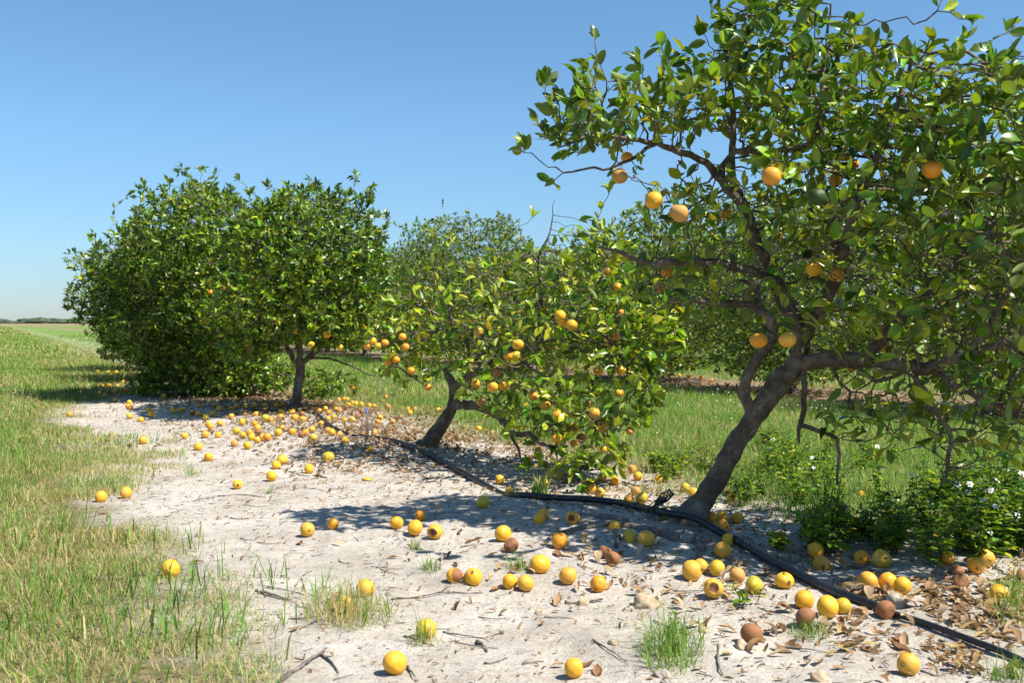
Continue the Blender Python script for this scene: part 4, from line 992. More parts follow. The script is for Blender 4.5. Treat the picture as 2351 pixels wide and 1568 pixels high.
# ------------------------------------------------------------------ dry leaves
DRY = np.array([(.40, .25, .125), (.48, .33, .19), (.30, .165, .085), (.55, .42, .27), (.42, .28, .15), (.47, .36, .15)])
def dry_variants(n=14):
    out = []; rng = np.random.default_rng(40)
    for i in range(n):
        m = 1; L = np.array([1.0]); W = np.array([rng.uniform(.38, .6)])
        u = np.linspace(0, 1, 9); w = np.sin(np.pi * u ** .85) ** .8; w[0] = .06; w[-1] = 0
        t = np.linspace(-1, 1, 7); cu = rng.uniform(-1.6, 1.6); ro = rng.uniform(.6, 2.6); tw = rng.uniform(-.9, .9)
        cu = cu if abs(cu) > .15 else .3
        X = np.sin(cu * u) / cu; Z = (1 - np.cos(cu * u)) / cu
        V = []
        for a in range(9):
            for b in range(7):
                s = t[b] * w[a] * W[0] / 2; ang = t[b] * ro * .9
                rad = w[a] * W[0] / 2 / max(ro * .9, .2); yy = rad * math.sin(ang); zz = rad * (1 - math.cos(ang))
                q = tw * (u[a] - .5); y2, z2 = yy * math.cos(q) - zz * math.sin(q), yy * math.sin(q) + zz * math.cos(q)
                V.append((X[a] - .5, y2, Z[a] + z2 + .02 * math.sin(9 * u[a] + 4 * t[b] + i)))
        V = np.array(V); V[:, 2] -= V[:, 2].min()
        F = [(a * 7 + b, a * 7 + b + 1, (a + 1) * 7 + b + 1, (a + 1) * 7 + b) for a in range(8) for b in range(6)]
        c = DRY[i % 6]; col = np.repeat(c[None], len(V), 0) * (1 + .25 * np.sin(np.arange(len(V)) * 1.7 + i)[:, None] * .5)
        out.append((V, np.array(F), col))
    return out

def litter_zone(x, y):
    """px of the photograph -> (density weight, label, group)"""
    if x > 1500 and y > 1250 and y < 1500 + (x - 1900) * .2 and x > 1850: return 'curled brown leaf in the thick litter at the lower right corner', 'dry leaves in the lower right litter'
    if x > 1450 and y > 1250: return 'dry leaf on the sand below the hose, left of the thick litter', 'dry leaves below the hose'
    if y > 1180: return 'dry brown leaf on the open sand in the middle foreground', 'dry leaves on open sand'
    if x > 1180: return 'dry leaf in the shaded litter between the second tree and the hose', 'dry leaves under the second tree'
    return 'dry leaf in the litter left of the second tree', 'dry leaves near the upright trunk'

def dry_leaves(avoid):
    global HOSE
    HOSE = catmull([ground(x, y) for x, y in HOSE_PX], .03)
    rng = np.random.default_rng(12); VAR = dry_variants()
    meshes = [mesh_np('dry_leaf', V, F, None, M['dry'], C) for V, F, C in VAR]
    spots = [(1320,1552),(1350,1530),(1366,1540),(1025,1340),(1100,1348),(1045,1300),(1015,1287),(1070,1255),(780,1255),(690,1250),(650,1055),(660,1068),(672,1072),(668,1060),(448,1296),(240,1180),
             (1500,1300),(1470,1275),(1455,1290),(1365,1316),(1400,1320),(1335,1285),(1640,1320),(1660,1330),(1625,1310),(1675,1315),(1710,1312),(1700,1300),(1690,1355),(1660,1345)]
    # dense litter lower right, then sparser bands
    bands = [(2080,1430,150,75,90),(2250,1460,120,90,130),(2280,1400,90,50,70),(2150,1360,200,45,110),(1990,1390,90,40,24),(1850,1480,160,60,26),(1700,1400,170,60,20),(1420,1330,180,60,14),(1240,1270,200,50,10),
             (1000,1330,260,60,9),(1330,1115,130,22,30),(1450,1140,80,18,12),(1730,1290,120,40,14),(1900,1290,120,30,16),(820,975,110,22,22),(900,1000,70,22,12)]
    for (cx, cy, sx, sy, n) in bands:
        for _ in range(n): spots.append((cx + sx * rng.uniform(-1, 1), cy + sy * rng.uniform(-1, 1)))
    J = Join(); cnt = 0
    spots = [s for s in spots if s[1] < 1566 and s[0] < 2349]; spots = spots[:29] + sorted(spots[29:], key=lambda s: -s[1])
    for i, (x, y) in enumerate(spots):
        p = ground(x, y); k = int(rng.integers(len(meshes))); s = rng.uniform(.035, .078) if y > 1100 else rng.uniform(.05, .08)
        if np.hypot(HOSE[:, 0] - p[0], HOSE[:, 1] - p[1]).min() < .062: continue
        if any(np.hypot(p[0] - a[3][0], p[1] - a[3][1]) < a[4] + .012 for a in avoid): p = p + np.array([rng.choice([-1, 1]) * .07, .02, 0]); p[2] = float(gz(p[0], p[1]))
        if cnt >= 300:
            V, F, C = VAR[k]; a = rng.random() * 6.28; R = np.array([[math.cos(a), -math.sin(a), 0], [math.sin(a), math.cos(a), 0], [0, 0, 1]])
            J.add(V @ R.T * s + p, F, None, C); continue
        o = link('dry_leaf', meshes[k], None, (p[0], p[1], p[2] - .002)); o.scale = (s,) * 3
        o.rotation_euler = (rng.uniform(-.2, .2), rng.uniform(-.2, .2), rng.uniform(0, 6.28))
        lb, g = litter_zone(x, y); tag(o, lb, 'leaf', g); cnt += 1
    # the uncountable rest, small bits of leaf and bark: one object
    n = 26000; t = rng.uniform(-3, 20, n); c = rng.normal(.2, .85, n); xy = ROW_P + np.outer(c, ROW_N) + np.outer(t, ROW_U)
    t2 = rng.uniform(0, 24, 6000); c2 = rng.normal(7.2, .7, 6000); xy2 = ROW_P + np.outer(c2, ROW_N) + np.outer(t2, ROW_U)
    c3 = rng.uniform(-2.9, .9, 9000); t3 = rng.uniform(-3.5, 9, 9000); xy3 = ROW_P + np.outer(c3, ROW_N) + np.outer(t3, ROW_U)
    xs = np.concatenate([xy, xy2, xy3]); sz = np.concatenate([np.where(t > 2.5, rng.uniform(.03, .078, n), rng.uniform(.012, .05, n)), rng.uniform(.04, .09, 6000), rng.uniform(.005, .026, 9000)])
    near = (np.concatenate([t, t2 + 100, t3 + 100]) < 2.6); keep = ~near | (rng.random(len(xs)) < .8)
    keep &= (xs[:, 1] > 1.8) & (np.abs(xs[:, 0]) < .6 * xs[:, 1] + .6)
    dens = vnoise(xs[:, 0] * 1.6, xs[:, 1] * 1.6); keep &= rng.random(len(xs)) < .25 + dens
    xs, sz = xs[keep], sz[keep]; Z = gz(xs[:, 0], xs[:, 1])
    for k, (V, F, C) in enumerate(VAR):
        idx = np.arange(len(xs))[k::len(VAR)]
        a = rng.random(len(idx)) * 6.28; b = rng.normal(0, .35, len(idx)); ca, sa, cb, sb = np.cos(a), np.sin(a), np.cos(b), np.sin(b)
        sub = [r_ * 7 + q for r_ in (0, 2, 4, 6, 8) for q in (0, 3, 6)]
        W = V[sub]; f = [(r_ * 3 + q, r_ * 3 + q + 1, r_ * 3 + q + 4, r_ * 3 + q + 3) for r_ in range(4) for q in range(2)]
        X, Yv, Zv = W[:, 0], W[:, 1], W[:, 2]
        x1 = X[None] * cb[:, None] + Zv[None] * sb[:, None]; z1 = -X[None] * sb[:, None] + Zv[None] * cb[:, None]
        P = np.stack([x1 * ca[:, None] - Yv[None] * sa[:, None], x1 * sa[:, None] + Yv[None] * ca[:, None], z1], 2) * sz[idx][:, None, None]
        P += np.stack([xs[idx, 0], xs[idx, 1], Z[idx] + .002], 1)[:, None]
        FF = (np.arange(len(idx))[:, None, None] * len(W) + np.array(f)[None]).reshape(-1, 4)
        col = DRY[rng.integers(0, 6, len(idx))] * (.55 + .6 * rng.random((len(idx), 1)))
        J.add(P.reshape(-1, 3), FF, None, np.repeat(col[:, None], len(W), 1).reshape(-1, 3))
    # broken twig bits
    n = 6500; c4 = rng.uniform(-2.9, 1.1, n); t4 = rng.uniform(-3.4, 9, n); q = ROW_P + np.outer(c4, ROW_N) + np.outer(t4, ROW_U)
    k = (rng.random(n) < .15 + 1.1 * vnoise(q[:, 0] * 1.3 + 4, q[:, 1] * 1.3)) & (q[:, 1] > 2); q = q[k]; n = len(q); z = gz(q[:, 0], q[:, 1])
    ln = rng.uniform(.012, .075, n) * rng.random(n) ** .5; a = rng.normal(.2, 1.0, n); dv = np.stack([np.cos(a), np.sin(a), rng.normal(0, .12, n)], 1)
    P0 = np.column_stack([q, z + .003]); bend = P0 + dv * (ln / 2)[:, None]; dv2 = norm(dv + rng.normal(0, .3, (n, 3)) * np.array([1, 1, .2])); rr = rng.uniform(.0008, .0022, n)
    col = np.array([.12, .09, .065]) * rng.uniform(.5, 1.9, (n, 1))
    for A_, B_, D_ in ((P0, bend, dv), (bend, bend + dv2 * (ln / 2)[:, None], dv2)):
        V, F = tubes(A_, B_, D_, D_, rr, rr * .8, 3); J.add(V, F, None, np.repeat(col[:, None], 6, 1).reshape(-1, 3))
    tag(link('leaf_litter', J.mesh('leaf_litter', M['dry'])), 'fine brown leaf and bark litter strewn over the sand under the trees', 'leaf litter', kind='stuff')

# ------------------------------------------------------------------ twigs, sticks, clods
def sticks():
    rng = np.random.default_rng(77)
    def stick(pts, r, lab, grp=None, fork=None):
        r = r * (.72 if r > .003 else 1)
        P = [ground(x, y, r * .7 + dz) for x, y, dz in pts]; q = catmull(P, .03)
        q = q + rng.standard_normal(q.shape) * r * .35
        o0 = q.mean(0); J = Join(); V, F, F3 = polytube(q - o0, np.linspace(r, r * .45, len(q)) * (1 + .15 * rng.standard_normal(len(q)).clip(-1, 1)), 7); J.add(V, F, F3)
        for fk in (fork or []):
            P = catmull([ground(x, y, r * .7 + dz) for x, y, dz in fk], .03); V, F, F3 = polytube(P - o0, np.linspace(r * .6, r * .25, len(P)), 6); J.add(V, F, F3)
        o = link('stick', J.mesh('stick', M['stick']), None, o0); tag(o, lab, 'stick', grp)
    stick([(708,1017,0),(752,1010,.01),(800,1005,.015),(840,1006,.01),(878,1019,0)], .017, 'long weathered grey branch lying across the hose near the upright stake', None, [[(800,1005,.01),(822,1020,.0),(850,1022,0)]])
    stick([(160,1332,0),(230,1328,.004),(290,1326,.004),(372,1312,0)], .011, 'grey stick beside the lone orange at the left grass edge', None, [[(290,1326,0),(310,1312,.02),(302,1296,.035)]])
    stick([(300,1284,0),(340,1284,.004),(385,1298,.01)], .004, 'thin brown twig behind the lone orange at the left')
    stick([(588,1356,0),(628,1366,.004),(670,1378,0)], .009, 'short brown twig on white sand left of the wiry tuft')
    stick([(640,1568,0),(690,1530,.004),(750,1488,.006)], .011, 'pale brown stick leaning out of the bottom left grass', None, [[(735,1500,0),(760,1520,.0),(778,1545,0)]])
    stick([(928,1462,0),(960,1470,.004),(995,1482,0)], .006, 'twig in front of the orange with a green underside')
    stick([(1095,1470,0),(1108,1482,.003),(1118,1496,0)], .010, 'short thick grey twig on sand at the bottom centre')
    stick([(935,1535,0),(950,1548,.01),(956,1566,0)], .006, 'dark twig poking out from behind the largest front orange')
    stick([(1362,1470,0),(1400,1495,.004),(1440,1522,0)], .005, 'thin dark twig slanting down to the bottom grass tuft')
    stick([(1650,1480,0),(1648,1520,.003),(1660,1552,0)], .006, 'upright lying twig left of the bottom right litter')
    stick([(1298,1385,0),(1340,1382,.005),(1385,1376,0)], .009, 'dark stick in front of the two central sunny oranges')
    stick([(900,1376,0),(960,1372,.003),(1010,1362,.004),(1110,1362,0)], .006, 'long crooked twig in front of the half scabby orange', None, [[(1010,1362,0),(1040,1340,.01),(1090,1345,0)]])
    stick([(1320,1277,0),(1365,1270,.004),(1410,1273,0)], .006, 'twig beside the brown rotten pair in the shade')
    stick([(1910,1305,0),(1980,1302,.006),(2030,1322,0)], .008, 'bent pale twig above the row of three oranges')
    stick([(1500,1425,0),(1540,1440,.003),(1580,1430,0)], .004, 'thin twig behind the bottom grass tuft')
    stick([(640,1075,0),(690,1090,.003),(740,1096,0)], .006, 'dark twig beside the slanting line of three oranges')
    stick([(600,1068,0),(628,1060,.02),(625,1045,.03)], .005, 'forked twig standing behind the slanting line of three')
    stick([(500,1140,0),(560,1136,.003),(610,1142,0)], .006, 'thin twig on white sand below the small nicked orange')
    stick([(1430,1108,0),(1470,1115,.01),(1515,1106,0)], .010, 'pale stick in dry grass between second tree and leaning trunk')
    for k in range(46):
        x, y = rng.uniform(420, 1900), rng.uniform(1120, 1555)
        if cross_row(*ground(x, y)[:2]) < -2.2: continue
        a, L = rng.normal(0, .5), rng.uniform(14, 50) * (y - 700) / 600
        dx, dy = L * math.cos(a), L * math.sin(a) * .35
        stick([(x - dx, y - dy, 0), (x + rng.uniform(-4, 4), y + rng.uniform(-3, 3), .004), (x + dx, y + dy, 0)], rng.uniform(.0022, .0048), 'small thin dry twig lying loose on the sand', 'loose thin twigs on the sand')

def clods():
    rng = np.random.default_rng(5)
    def clod(x, y, w, h, mat, lab, seed, name='dirt_clod', grp=None, block=False):
        p = ground(x, y); s = p[1] / FPX; V, F = ICO2.copy(), ICO2F
        ph = np.random.default_rng(seed).random(8) * 6
        if block: V = np.sign(V) * np.abs(V) ** .5
        r = 1 + .22 * np.sin(3 * V[:, 0] + ph[0]) * np.sin(2.5 * V[:, 1] + ph[1]) + .12 * np.sin(6 * V[:, 2] + 5 * V[:, 0] + ph[2]) + .07 * np.sin(13 * V[:, 1] + 9 * V[:, 0] + ph[3])
        r = r + .10 * (vnoise(V[:, 0] * 5 + seed, V[:, 1] * 5 + V[:, 2] * 4) - .5)
        V = V * r[:, None] * np.array([w / 2 * s, w / 2 * s * .8, h * .75 * s]); V[:, 2] = np.where(V[:, 2] < 0, V[:, 2] * .4, V[:, 2])
        o = link(name, mesh_np(name, V, None, F, M[mat]), None, p); o.rotation_euler.z = seed; tag(o, lab, 'clod', grp)
    clod(1483,1392,66,36,'clod','largest tan dirt clod with a pointed top, on sand below the shade',3)
    clod(1340,1390,28,22,'clod','small orange brown clod left of the largest tan clod',4)
    clod(1702,1488,36,22,'clod','knobbly clod touching the grey crusted rotten orange',5)
    clod(1882,1562,44,26,'clod','large tan clod at the bottom edge, right of the bottom grass tuft',6)
    clod(2057,1390,44,34,'sandclod','blocky sand lump with a flat face behind the hose end',8,block=True)
    clod(1408,1480,24,16,'clod','small tan clod below the largest clod on sunny sand',9)
    clod(1615,1452,30,18,'clod','crumbled tan clod left of the grey crusted orange',10)
    clod(1237,1408,18,12,'clod','tiny clod on sunny sand below the pair of yellow oranges',11)
    clod(1520,1555,40,22,'sandclod','rough dark lump at the foot of the bottom grass tuft',12)
    for k in range(26):
        x, y = rng.uniform(1150, 2000), rng.uniform(1380, 1555)
        clod(x, y, rng.uniform(5, 13), rng.uniform(4, 8), 'clod', 'tiny tan crumb of dirt on the sunny lower sand', 30 + k, 'dirt_crumb', 'dirt crumbs on the lower sand')

# ------------------------------------------------------------------ irrigation
def irrigation():
    px = [(560,938),(620,944),(697,946),(728,958),(752,977),(775,992),(812,1003),(846,1007),(876,1011),(923,1027),(988,1051),(1041,1079),(1094,1108),(1122,1121),(1160,1136),(1205,1144),(1268,1152),(1347,1157),(1413,1165),(1460,1175),
          (1517,1191),(1596,1219),(1648,1238),(1701,1261),(1764,1297),(1810,1318),(1860,1343),(1920,1371),(1985,1392),(2035,1408)]
    lift = [-.01,-.005,.01,.014,.014,.012,.0,.004,.012,.016,.016,.014,.012,.004,-.006,.012,.02,.022,.024,.026,.05,.056,.035,.026,.02,.016,.016,.014,.01,0]
    P = np.array([ground(x, y) for x, y in px])
    P[:, 2] = gz(P[:, 0], P[:, 1]) + np.array(lift) + .004
    q = catmull(P, .06); o0 = P[18]
    root = empty('irrigation_hose', o0); tag(root, 'thick black irrigation hose running slantwise past the leaning trunk', 'hose')
    V, F, F3 = polytube(q - o0, .0185, 14); link('pipe', mesh_np('pipe', V, F, F3, M['hose']), root)
    for k in (19, 23):                                  # sleeve joints
        d = norm((P[k + 1] - P[k - 1])[None])[0]; V, F, F3 = polytube([P[k] - o0 - d * .035, P[k] - o0 - d * .033, P[k] - o0 + d * .033, P[k] - o0 + d * .035], [.0185, .0225, .0225, .0185], 14)
        link('coupling', mesh_np('coupling', V, F, F3, M['hose']), root)
    px2 = [(2035,1402),(2090,1421),(2150,1441),(2230,1471),(2300,1497),(2351,1520),(2420,1550)]
    P2 = np.array([ground(x, y, .016) for x, y in px2]); P2[0] = P[-1]; q = catmull(P2, .05)
    V, F, F3 = polytube(q - o0, .0112, 12); link('thin_pipe', mesh_np('thin_pipe', V, F, F3, M['hose']), root)
    # tilted sprinkler stake beside the leaning trunk
    a = ground(1484, 1176, .03); b = at(1541, 1131, a[1] + .02); r = empty('sprinkler', a); tag(r, 'black plastic sprinkler stake tilted beside the hose left of the leaning trunk', 'sprinkler')
    V, F, F3 = polytube([(0, 0, 0), (b - a) * .5, (b - a)], [.006, .006, .005], 8); link('stake', mesh_np('stake', V, F, F3, M['hose']), r)
    m = at(1500, 1155, a[1]) - a; V, F, F3 = polytube(catmull([(0, 0, .0), tuple(m * .6 + np.array([0, 0, .01])), tuple(at(1520, 1141, a[1] + .02) - a)], .02), .0035, 6); link('feed_tube', mesh_np('feed_tube', V, F, F3, M['hose']), r)
    J = Join(); c = at(1525, 1143, a[1] + .02) - a; ax = norm((b - a)[None])[0]; sd = norm(np.cross(ax, [0, 1, 0])[None])[0]
    for s in (-1, 1):
        V, F, F3 = polytube([c - ax * .05 + sd * s * .006, c + sd * s * .022, c + ax * .045 + sd * s * .014], .0055, 7); J.add(V, F, F3)
    for tt in (-.03, .0, .03, .045):
        V, F, F3 = polytube([c + ax * tt - sd * .02, c + ax * tt + sd * .02], .0055, 7); J.add(V, F, F3)
    V, F, F3 = polytube([c - ax * .035, c - ax * .01, c + ax * .02], [.012, .018, .010], 10); J.add(V, F, F3)
    link('head', J.mesh('head', M['hose']), r)
    V, F, F3 = polytube([c + sd * .022 - np.array([0, .012, .012]), c + sd * .022 - np.array([0, .012, .0])], [.007, .006], 8); link('nozzle', mesh_np('nozzle', V, F, F3, M['ripe']), r)
    # standing stake by the second tree
    a = ground(851, 1008); s = a[1] / FPX; r = empty('sprinkler', a); tag(r, 'thin grey sprinkler stake with a small blue nozzle standing beyond the grey branch', 'sprinkler')
    J = Join()
    for dx in (-6, 4):
        V, F, F3 = polytube([(dx * s, 0, 0), (dx * s, 0, 53 * s)], .006, 7); J.add(V, F, F3)
    for h in (53, 33, 22):
        V, F, F3 = polytube([(-8 * s, 0, h * s), (6 * s, 0, h * s)], .006, 7); J.add(V, F, F3)
    link('stake', J.mesh('stake', M['grey']), r)
    V, F, F3 = polytube([(-10 * s, 0, 8 * s), (-11 * s, 0, 30 * s), (-10 * s, 0, 60 * s)], .0045, 6); link('feed_tube', mesh_np('feed_tube', V, F, F3, M['grey']), r)
    V, F, F3 = polytube([(-10 * s, 0, 58 * s), (-10 * s, 0, 63 * s), (-10 * s, 0, 72 * s)], [.007, .010, .006], 9); link('nozzle', mesh_np('nozzle', V, F, F3, M['blue']), r)
# ------------------------------------------------------------------ weeds
WPAL = (.30, .38, .22, .08, .02, 0)
def flower_meshes():
    J = Join(); n = 6
    for k in range(n):
        a = k * 6.283 / n + .2; c, s = math.cos(a), math.sin(a); V = []
        for u, w, z in ((.22, .10, 0), (.55, .26, .05), (.85, .27, .02), (1.0, .14, -.06)):
            for q in (-1, 0, 1):
                yy = q * w; V.append((u * c - yy * s, u * s + yy * c, z + .03 * abs(q)))
        J.add(V, [(r * 3 + q, r * 3 + q + 1, r * 3 + q + 4, r * 3 + q + 3) for r in range(3) for q in range(2)])
    pet = J.mesh('flower', M['petal'])
    return pet

def weed(name, base, height, spread, stems, leafL, label, cat, group, seed, flowers=(), pet=None, disc=None, targets=None):
    rng = np.random.default_rng(seed); base = np.array(base, float); root = empty(name, base); tag(root, label, cat, group)
    J = Join(); LP, LD, LL, LN = [], [], [], []
    ends = [np.array(f) - base for f in flowers]
    for k in range(max(0, stems - len(ends))):
        a = rng.random() * 6.28; rr = spread * rng.random() ** .5
        ends.append(np.array([rr * math.cos(a), rr * math.sin(a), height * rng.uniform(.55, 1.05)]))
    G = (.05, .095, .02)
    for e in ends:
        st = np.array([rng.normal(0, .02), rng.normal(0, .02), -.01])
        mid = st * .4 + e * .5 + np.array([rng.normal(0, .02), rng.normal(0, .02), .06 * e[2]]); q = catmull([st, mid, e], .025)
        V, F, F3 = polytube(q, np.linspace(.0022, .0011, len(q)), 4); J.add(V, F, F3, G)
        T = norm(np.gradient(q, axis=0)); n = len(q)
        for i in range(2, n - (2 if len(q) > 6 else 0)):
            if rng.random() < .72:
                a0 = rng.random() * 6.28
                for s in (0, math.pi):
                    d = np.array([math.cos(a0 + s), math.sin(a0 + s), rng.uniform(-.1, .5)]); L = leafL * rng.uniform(.5, 1.15) * (1.1 - .45 * i / n)
                    LP.append(q[i]); LD.append(d); LL.append(L); LN.append((rng.normal(0, .4), rng.normal(0, .4), 1))
                    if rng.random() < .5: LP.append(q[i] + d * L * .25); LD.append(d + rng.normal(0, .6, 3)); LL.append(L * .6); LN.append((rng.normal(0, .5), rng.normal(0, .5), 1))
        for _ in range(3): LP.append(q[-1] - T[-1] * .01); LD.append(rng.normal(0, .5, 3) + np.array([0, 0, .5])); LL.append(leafL * .4); LN.append((0.1, 0, 1))
    m = len(LP); P = np.array(LP); Ln = np.array(LL); C = leaf_colors(P + base, m, rng, WPAL)
    V, F4, F3, C = leaf_mesh_data(P, np.array(LD), np.array(LN), Ln, Ln * rng.uniform(.42, .62, m), rng.uniform(.05, .6, m), rng.uniform(-.1, .9, m), C)
    J.add(V, F4, F3, C); link('foliage', J.mesh('foliage', M['weed']), root)
    for f in flowers:
        o = link('flower', pet, root, np.array(f) - base); s = rng.uniform(.0135, .0175); o.scale = (s, s, s); o.rotation_euler = (rng.uniform(.3, 1.2), rng.uniform(-.5, .5), rng.uniform(-.6, .6))
        link('disc', disc, o)
    return root

def weeds():
    pet = flower_meshes(); disc = mesh_np('disc', ICO2 * np.array([.3, .3, .2]) + np.array([0, 0, .06]), None, ICO2F, M['disc'])
    # (base pixel, height, spread, stems, [flowers: pixel x, y, depth offset], label)
    PL = [((2145,1300),.26,.13,7,[(2146,1266)],'white flowered weed with one low bloom just above the shaded oranges'),
          ((2262,1300),.30,.14,8,[(2264,1246),(2271,1220)],'white flowered weed with two blooms near the right end of the shaded oranges'),
          ((2225,1265),.42,.16,9,[(2198,1112),(2227,1112),(2240,1170),(2222,1130)],'dense flowering weed with a cluster of four white blooms'),
          ((2300,1270),.45,.15,9,[(2275,1126),(2290,1104),(2286,1163),(2258,1147)],'flowering weed with the largest white bloom, behind the four bloom cluster'),
          ((2345,1275),.42,.14,8,[(2319,1191),(2337,1183),(2346,1088)],'flowering weed at the right picture edge with white blooms'),
          ((2205,1225),.46,.12,6,[(2205,1068),(2223,988)],'tall white flowered weed rising past the drooping right branch'),
          ((2120,1235),.38,.14,8,[(2135,1154),(2093,1091)],'weed with one white bloom against a dark leaf below the drooping branch'),
          ((2050,1225),.30,.14,8,[(2058,1147),(2048,1128)],'weed with two small white blooms left of the dense flowering mass'),
          ((1790,1265),.13,.08,5,[(1766,1218)],'small weed with one white bloom beside the shaded yellow orange'),
          ((1880,1150),.38,.10,5,[(1863,1051),(1869,1075)],'thin weed with two white blooms left of the hanging dead branch'),
          ((1780,1110),.34,.09,5,[(1775,1009)],'thin weed with one white bloom just right of the leaning trunk'),
          ((2020,1160),.46,.08,4,[(2014,1026)],'slender weed lifting one pale bloom beside dead twigs'),
          ((2310,1210),.5,.1,6,[(2311,1080),(2300,1038)],'tall weed with two blooms near the right edge, above the others')]
    for i, (b, h, s, n, fl, lab) in enumerate(PL):
        p = ground(*b); F = [at(x, y, p[1] + random.uniform(-.08, .10)) for x, y in fl]
        weed('flowering_weed', p, h, s, n, .06, lab, 'weed', 'white flowered weeds on the right', 60 + i, F, pet, disc)
    rng = np.random.default_rng(15)
    # leafy weeds without flowers
    for (cx, cy, sx, sy, n, h, lab, g) in ((2120,1255,230,28,17,.27,'dark green leafy weed in the shaded mass at right','leafy weeds in the right shade'),
                                          (2230,1190,140,40,11,.36,'dark green leafy weed in the shaded mass at right','leafy weeds in the right shade'),
                                          (1930,1225,110,25,7,.17,'low leafy weed on shaded ground between hose and hanging branch','low weeds right of the trunk'),
                                          (1800,1135,130,28,14,.22,'leafy weed in the sunny alley just right of the leaning trunk','alley weeds right of the trunk'),
                                          (1545,1085,80,22,9,.18,'leafy weed in the sunny alley just left of the leaning trunk','alley weeds left of the trunk'),
                                          (1840,1060,220,40,16,.24,'leafy weed farther back in the sunny alley behind the hanging branch','alley weeds farther back'),
                                          (800,912,50,10,5,.30,'green weed at the alley edge right of the upright trunk','weeds at the left alley mouth')):
        for k in range(n):
            p = ground(cx + sx * rng.uniform(-1, 1), cy + sy * rng.uniform(-1, 1))
            weed('leafy_weed', p, h * rng.uniform(.7, 1.15), .13, 7, .066 if cy > 1180 else .055, lab, 'weed', g, int(rng.integers(1e6)))
    weed('leafy_sprout', ground(1716, 1392), .075, .055, 5, .045, 'small fresh green sprout with broad leaves in front of oranges below the hose', 'weed', None, 5)
    weed('leafy_sprout', ground(1525, 1200), .10, .05, 4, .05, 'green sprout at the foot of the leaning trunk beside the sprinkler', 'weed', None, 6)
    weed('leafy_sprout', ground(1870, 1262), .12, .06, 5, .055, 'sprout with rounded leaves among shaded oranges at the weeds edge', 'weed', None, 7)

def tufts():
    rng = np.random.default_rng(31)
    T = [((800,1415),(85,30),620,(.03,.20),'wiry half dry grass tuft wrapped around two oranges on the sand'),
         ((1543,1500),(60,45),460,(.03,.20),'fresh green grass tuft at the bottom edge right of centre'),
         ((953,1262),(10,5),40,(.05,.12),'small grass sprig in front of the bright orange at the shade tip'),
         ((990,1310),(18,8),60,(.04,.11),'small grass sprig on sand behind the scabby orange'),
         ((1190,1305),(22,8),90,(.04,.11),'grass sprig left of the big yellow orange with the stalk'),
         ((144,1225),(14,8),90,(.10,.30),'tall dark grass clump at the left edge of the sand'),
         ((1185,1140),(16,4),60,(.05,.12),'wispy grass sprig beside the bare hose end'),
         ((975,1475),(26,12),50,(.05,.16),'thin grass stalks around the orange with a green underside'),
         ((1240,1140),(22,4),70,(.10,.24),'long green blades in front of the second tree skirt'),
         ((2330,1400),(50,40),220,(.08,.24),'long arching grass blades over the litter at the right edge'),
         ((1860,1450),(40,22),260,(.02,.06),'low sparse grass sprouting through litter below the hose'),
         ((1905,1190),(30,12),60,(.15,.36),'clump of long broad blades under the hanging dead branch'),
         ((445,1090),(22,6),60,(.06,.13),'small grass sprig on the left sand below the lone sunny orange'),
         ((620,1130),(20,5),40,(.04,.09),'faint grass sprig on the sand below three oranges'),
         ((2330,1558),(60,14),120,(.04,.11),'short grass in the very bottom right corner')]
    for i, ((cx, cy), (sx, sy), n, (h0, h1), lab) in enumerate(T):
        p0 = ground(cx, cy); P, AZ, RR = [], [], []
        for _ in range(n):
            a, r = rng.random() * 6.28, rng.random() ** .75; AZ.append(a); RR.append(r); P.append(ground(cx + sx * 1.25 * r * math.cos(a), cy + sy * 1.25 * r * math.sin(a)))
        P = np.array(P) - p0; AZ, RR = np.array(AZ), np.array(RR); H = h0 + (h1 - h0) * rng.random(n) ** 1.6; prone = rng.random(n) < .4
        lean = np.where(prone, rng.uniform(.8, 1.5, n), RR * .7 + rng.uniform(.0, .6, n)); azm = np.where(rng.random(n) < .65, AZ + rng.normal(0, .6, n), rng.random(n) * 6.283)
        wd = .0028 if i not in (11, 8) else .008
        col = grass_colors(P[:, 0] + p0[0], P[:, 1] + p0[1], n, rng, .18 + .35 * prone + (.2 if i == 0 else 0))
        V, F4, F3, C = blades(P, H, wd * rng.uniform(.7, 1.3, n), lean, rng.random(n) * 6.28, col)
        o = link('grass_tuft', mesh_np('grass_tuft', V, F4, F3, M['grass'], C), None, p0); tag(o, lab, 'grass')

def far_things():
    rng = np.random.default_rng(2); J = Join(); V0, F0 = icosphere(2)
    for k in range(700):
        Y = rng.uniform(1300, 1800); x = rng.uniform(-200, 420); X = (x - W2) / FPX * Y; h = rng.uniform(1.2, 2.4) * (1 + .9 * (vnoise(np.array([x * .03]), np.array([1.0]))[0] > .6))
        w = rng.uniform(4, 12); r = 1 + .25 * rng.standard_normal(len(V0)).clip(-1.5, 1.5); J.add(V0 * r[:, None] * np.array([w, w, h]) + np.array([X, Y, h * .6]), None, F0)
    tag(link('treeline', J.mesh('treeline', M['tree_far'])), 'thin dark line of distant trees along the horizon at left', 'treeline', kind='stuff')
    # pale wildflower heads in the left lane
    J = Join()
    for (cx, cy, sx, sy, n) in ((205,785,45,12,70),(60,760,60,16,60),(330,800,40,25,40),(20,950,40,50,20),(1800,960,300,60,120),(900,850,60,40,40)):
        for _ in range(n):
            p = ground(cx + sx * rng.normal(0, .6), cy + sy * rng.normal(0, .6)); s = rng.uniform(.006, .012) * (2.0 if cy < 830 else .8)
            J.add(V0 * np.array([s, s, s * .5]) + p + np.array([0, 0, rng.uniform(.12, .26)]), None, F0)
    tag(link('wildflowers', J.mesh('wildflowers', M['petal'])), 'tiny pale flower heads dotted through the grass', 'wildflowers', kind='stuff')

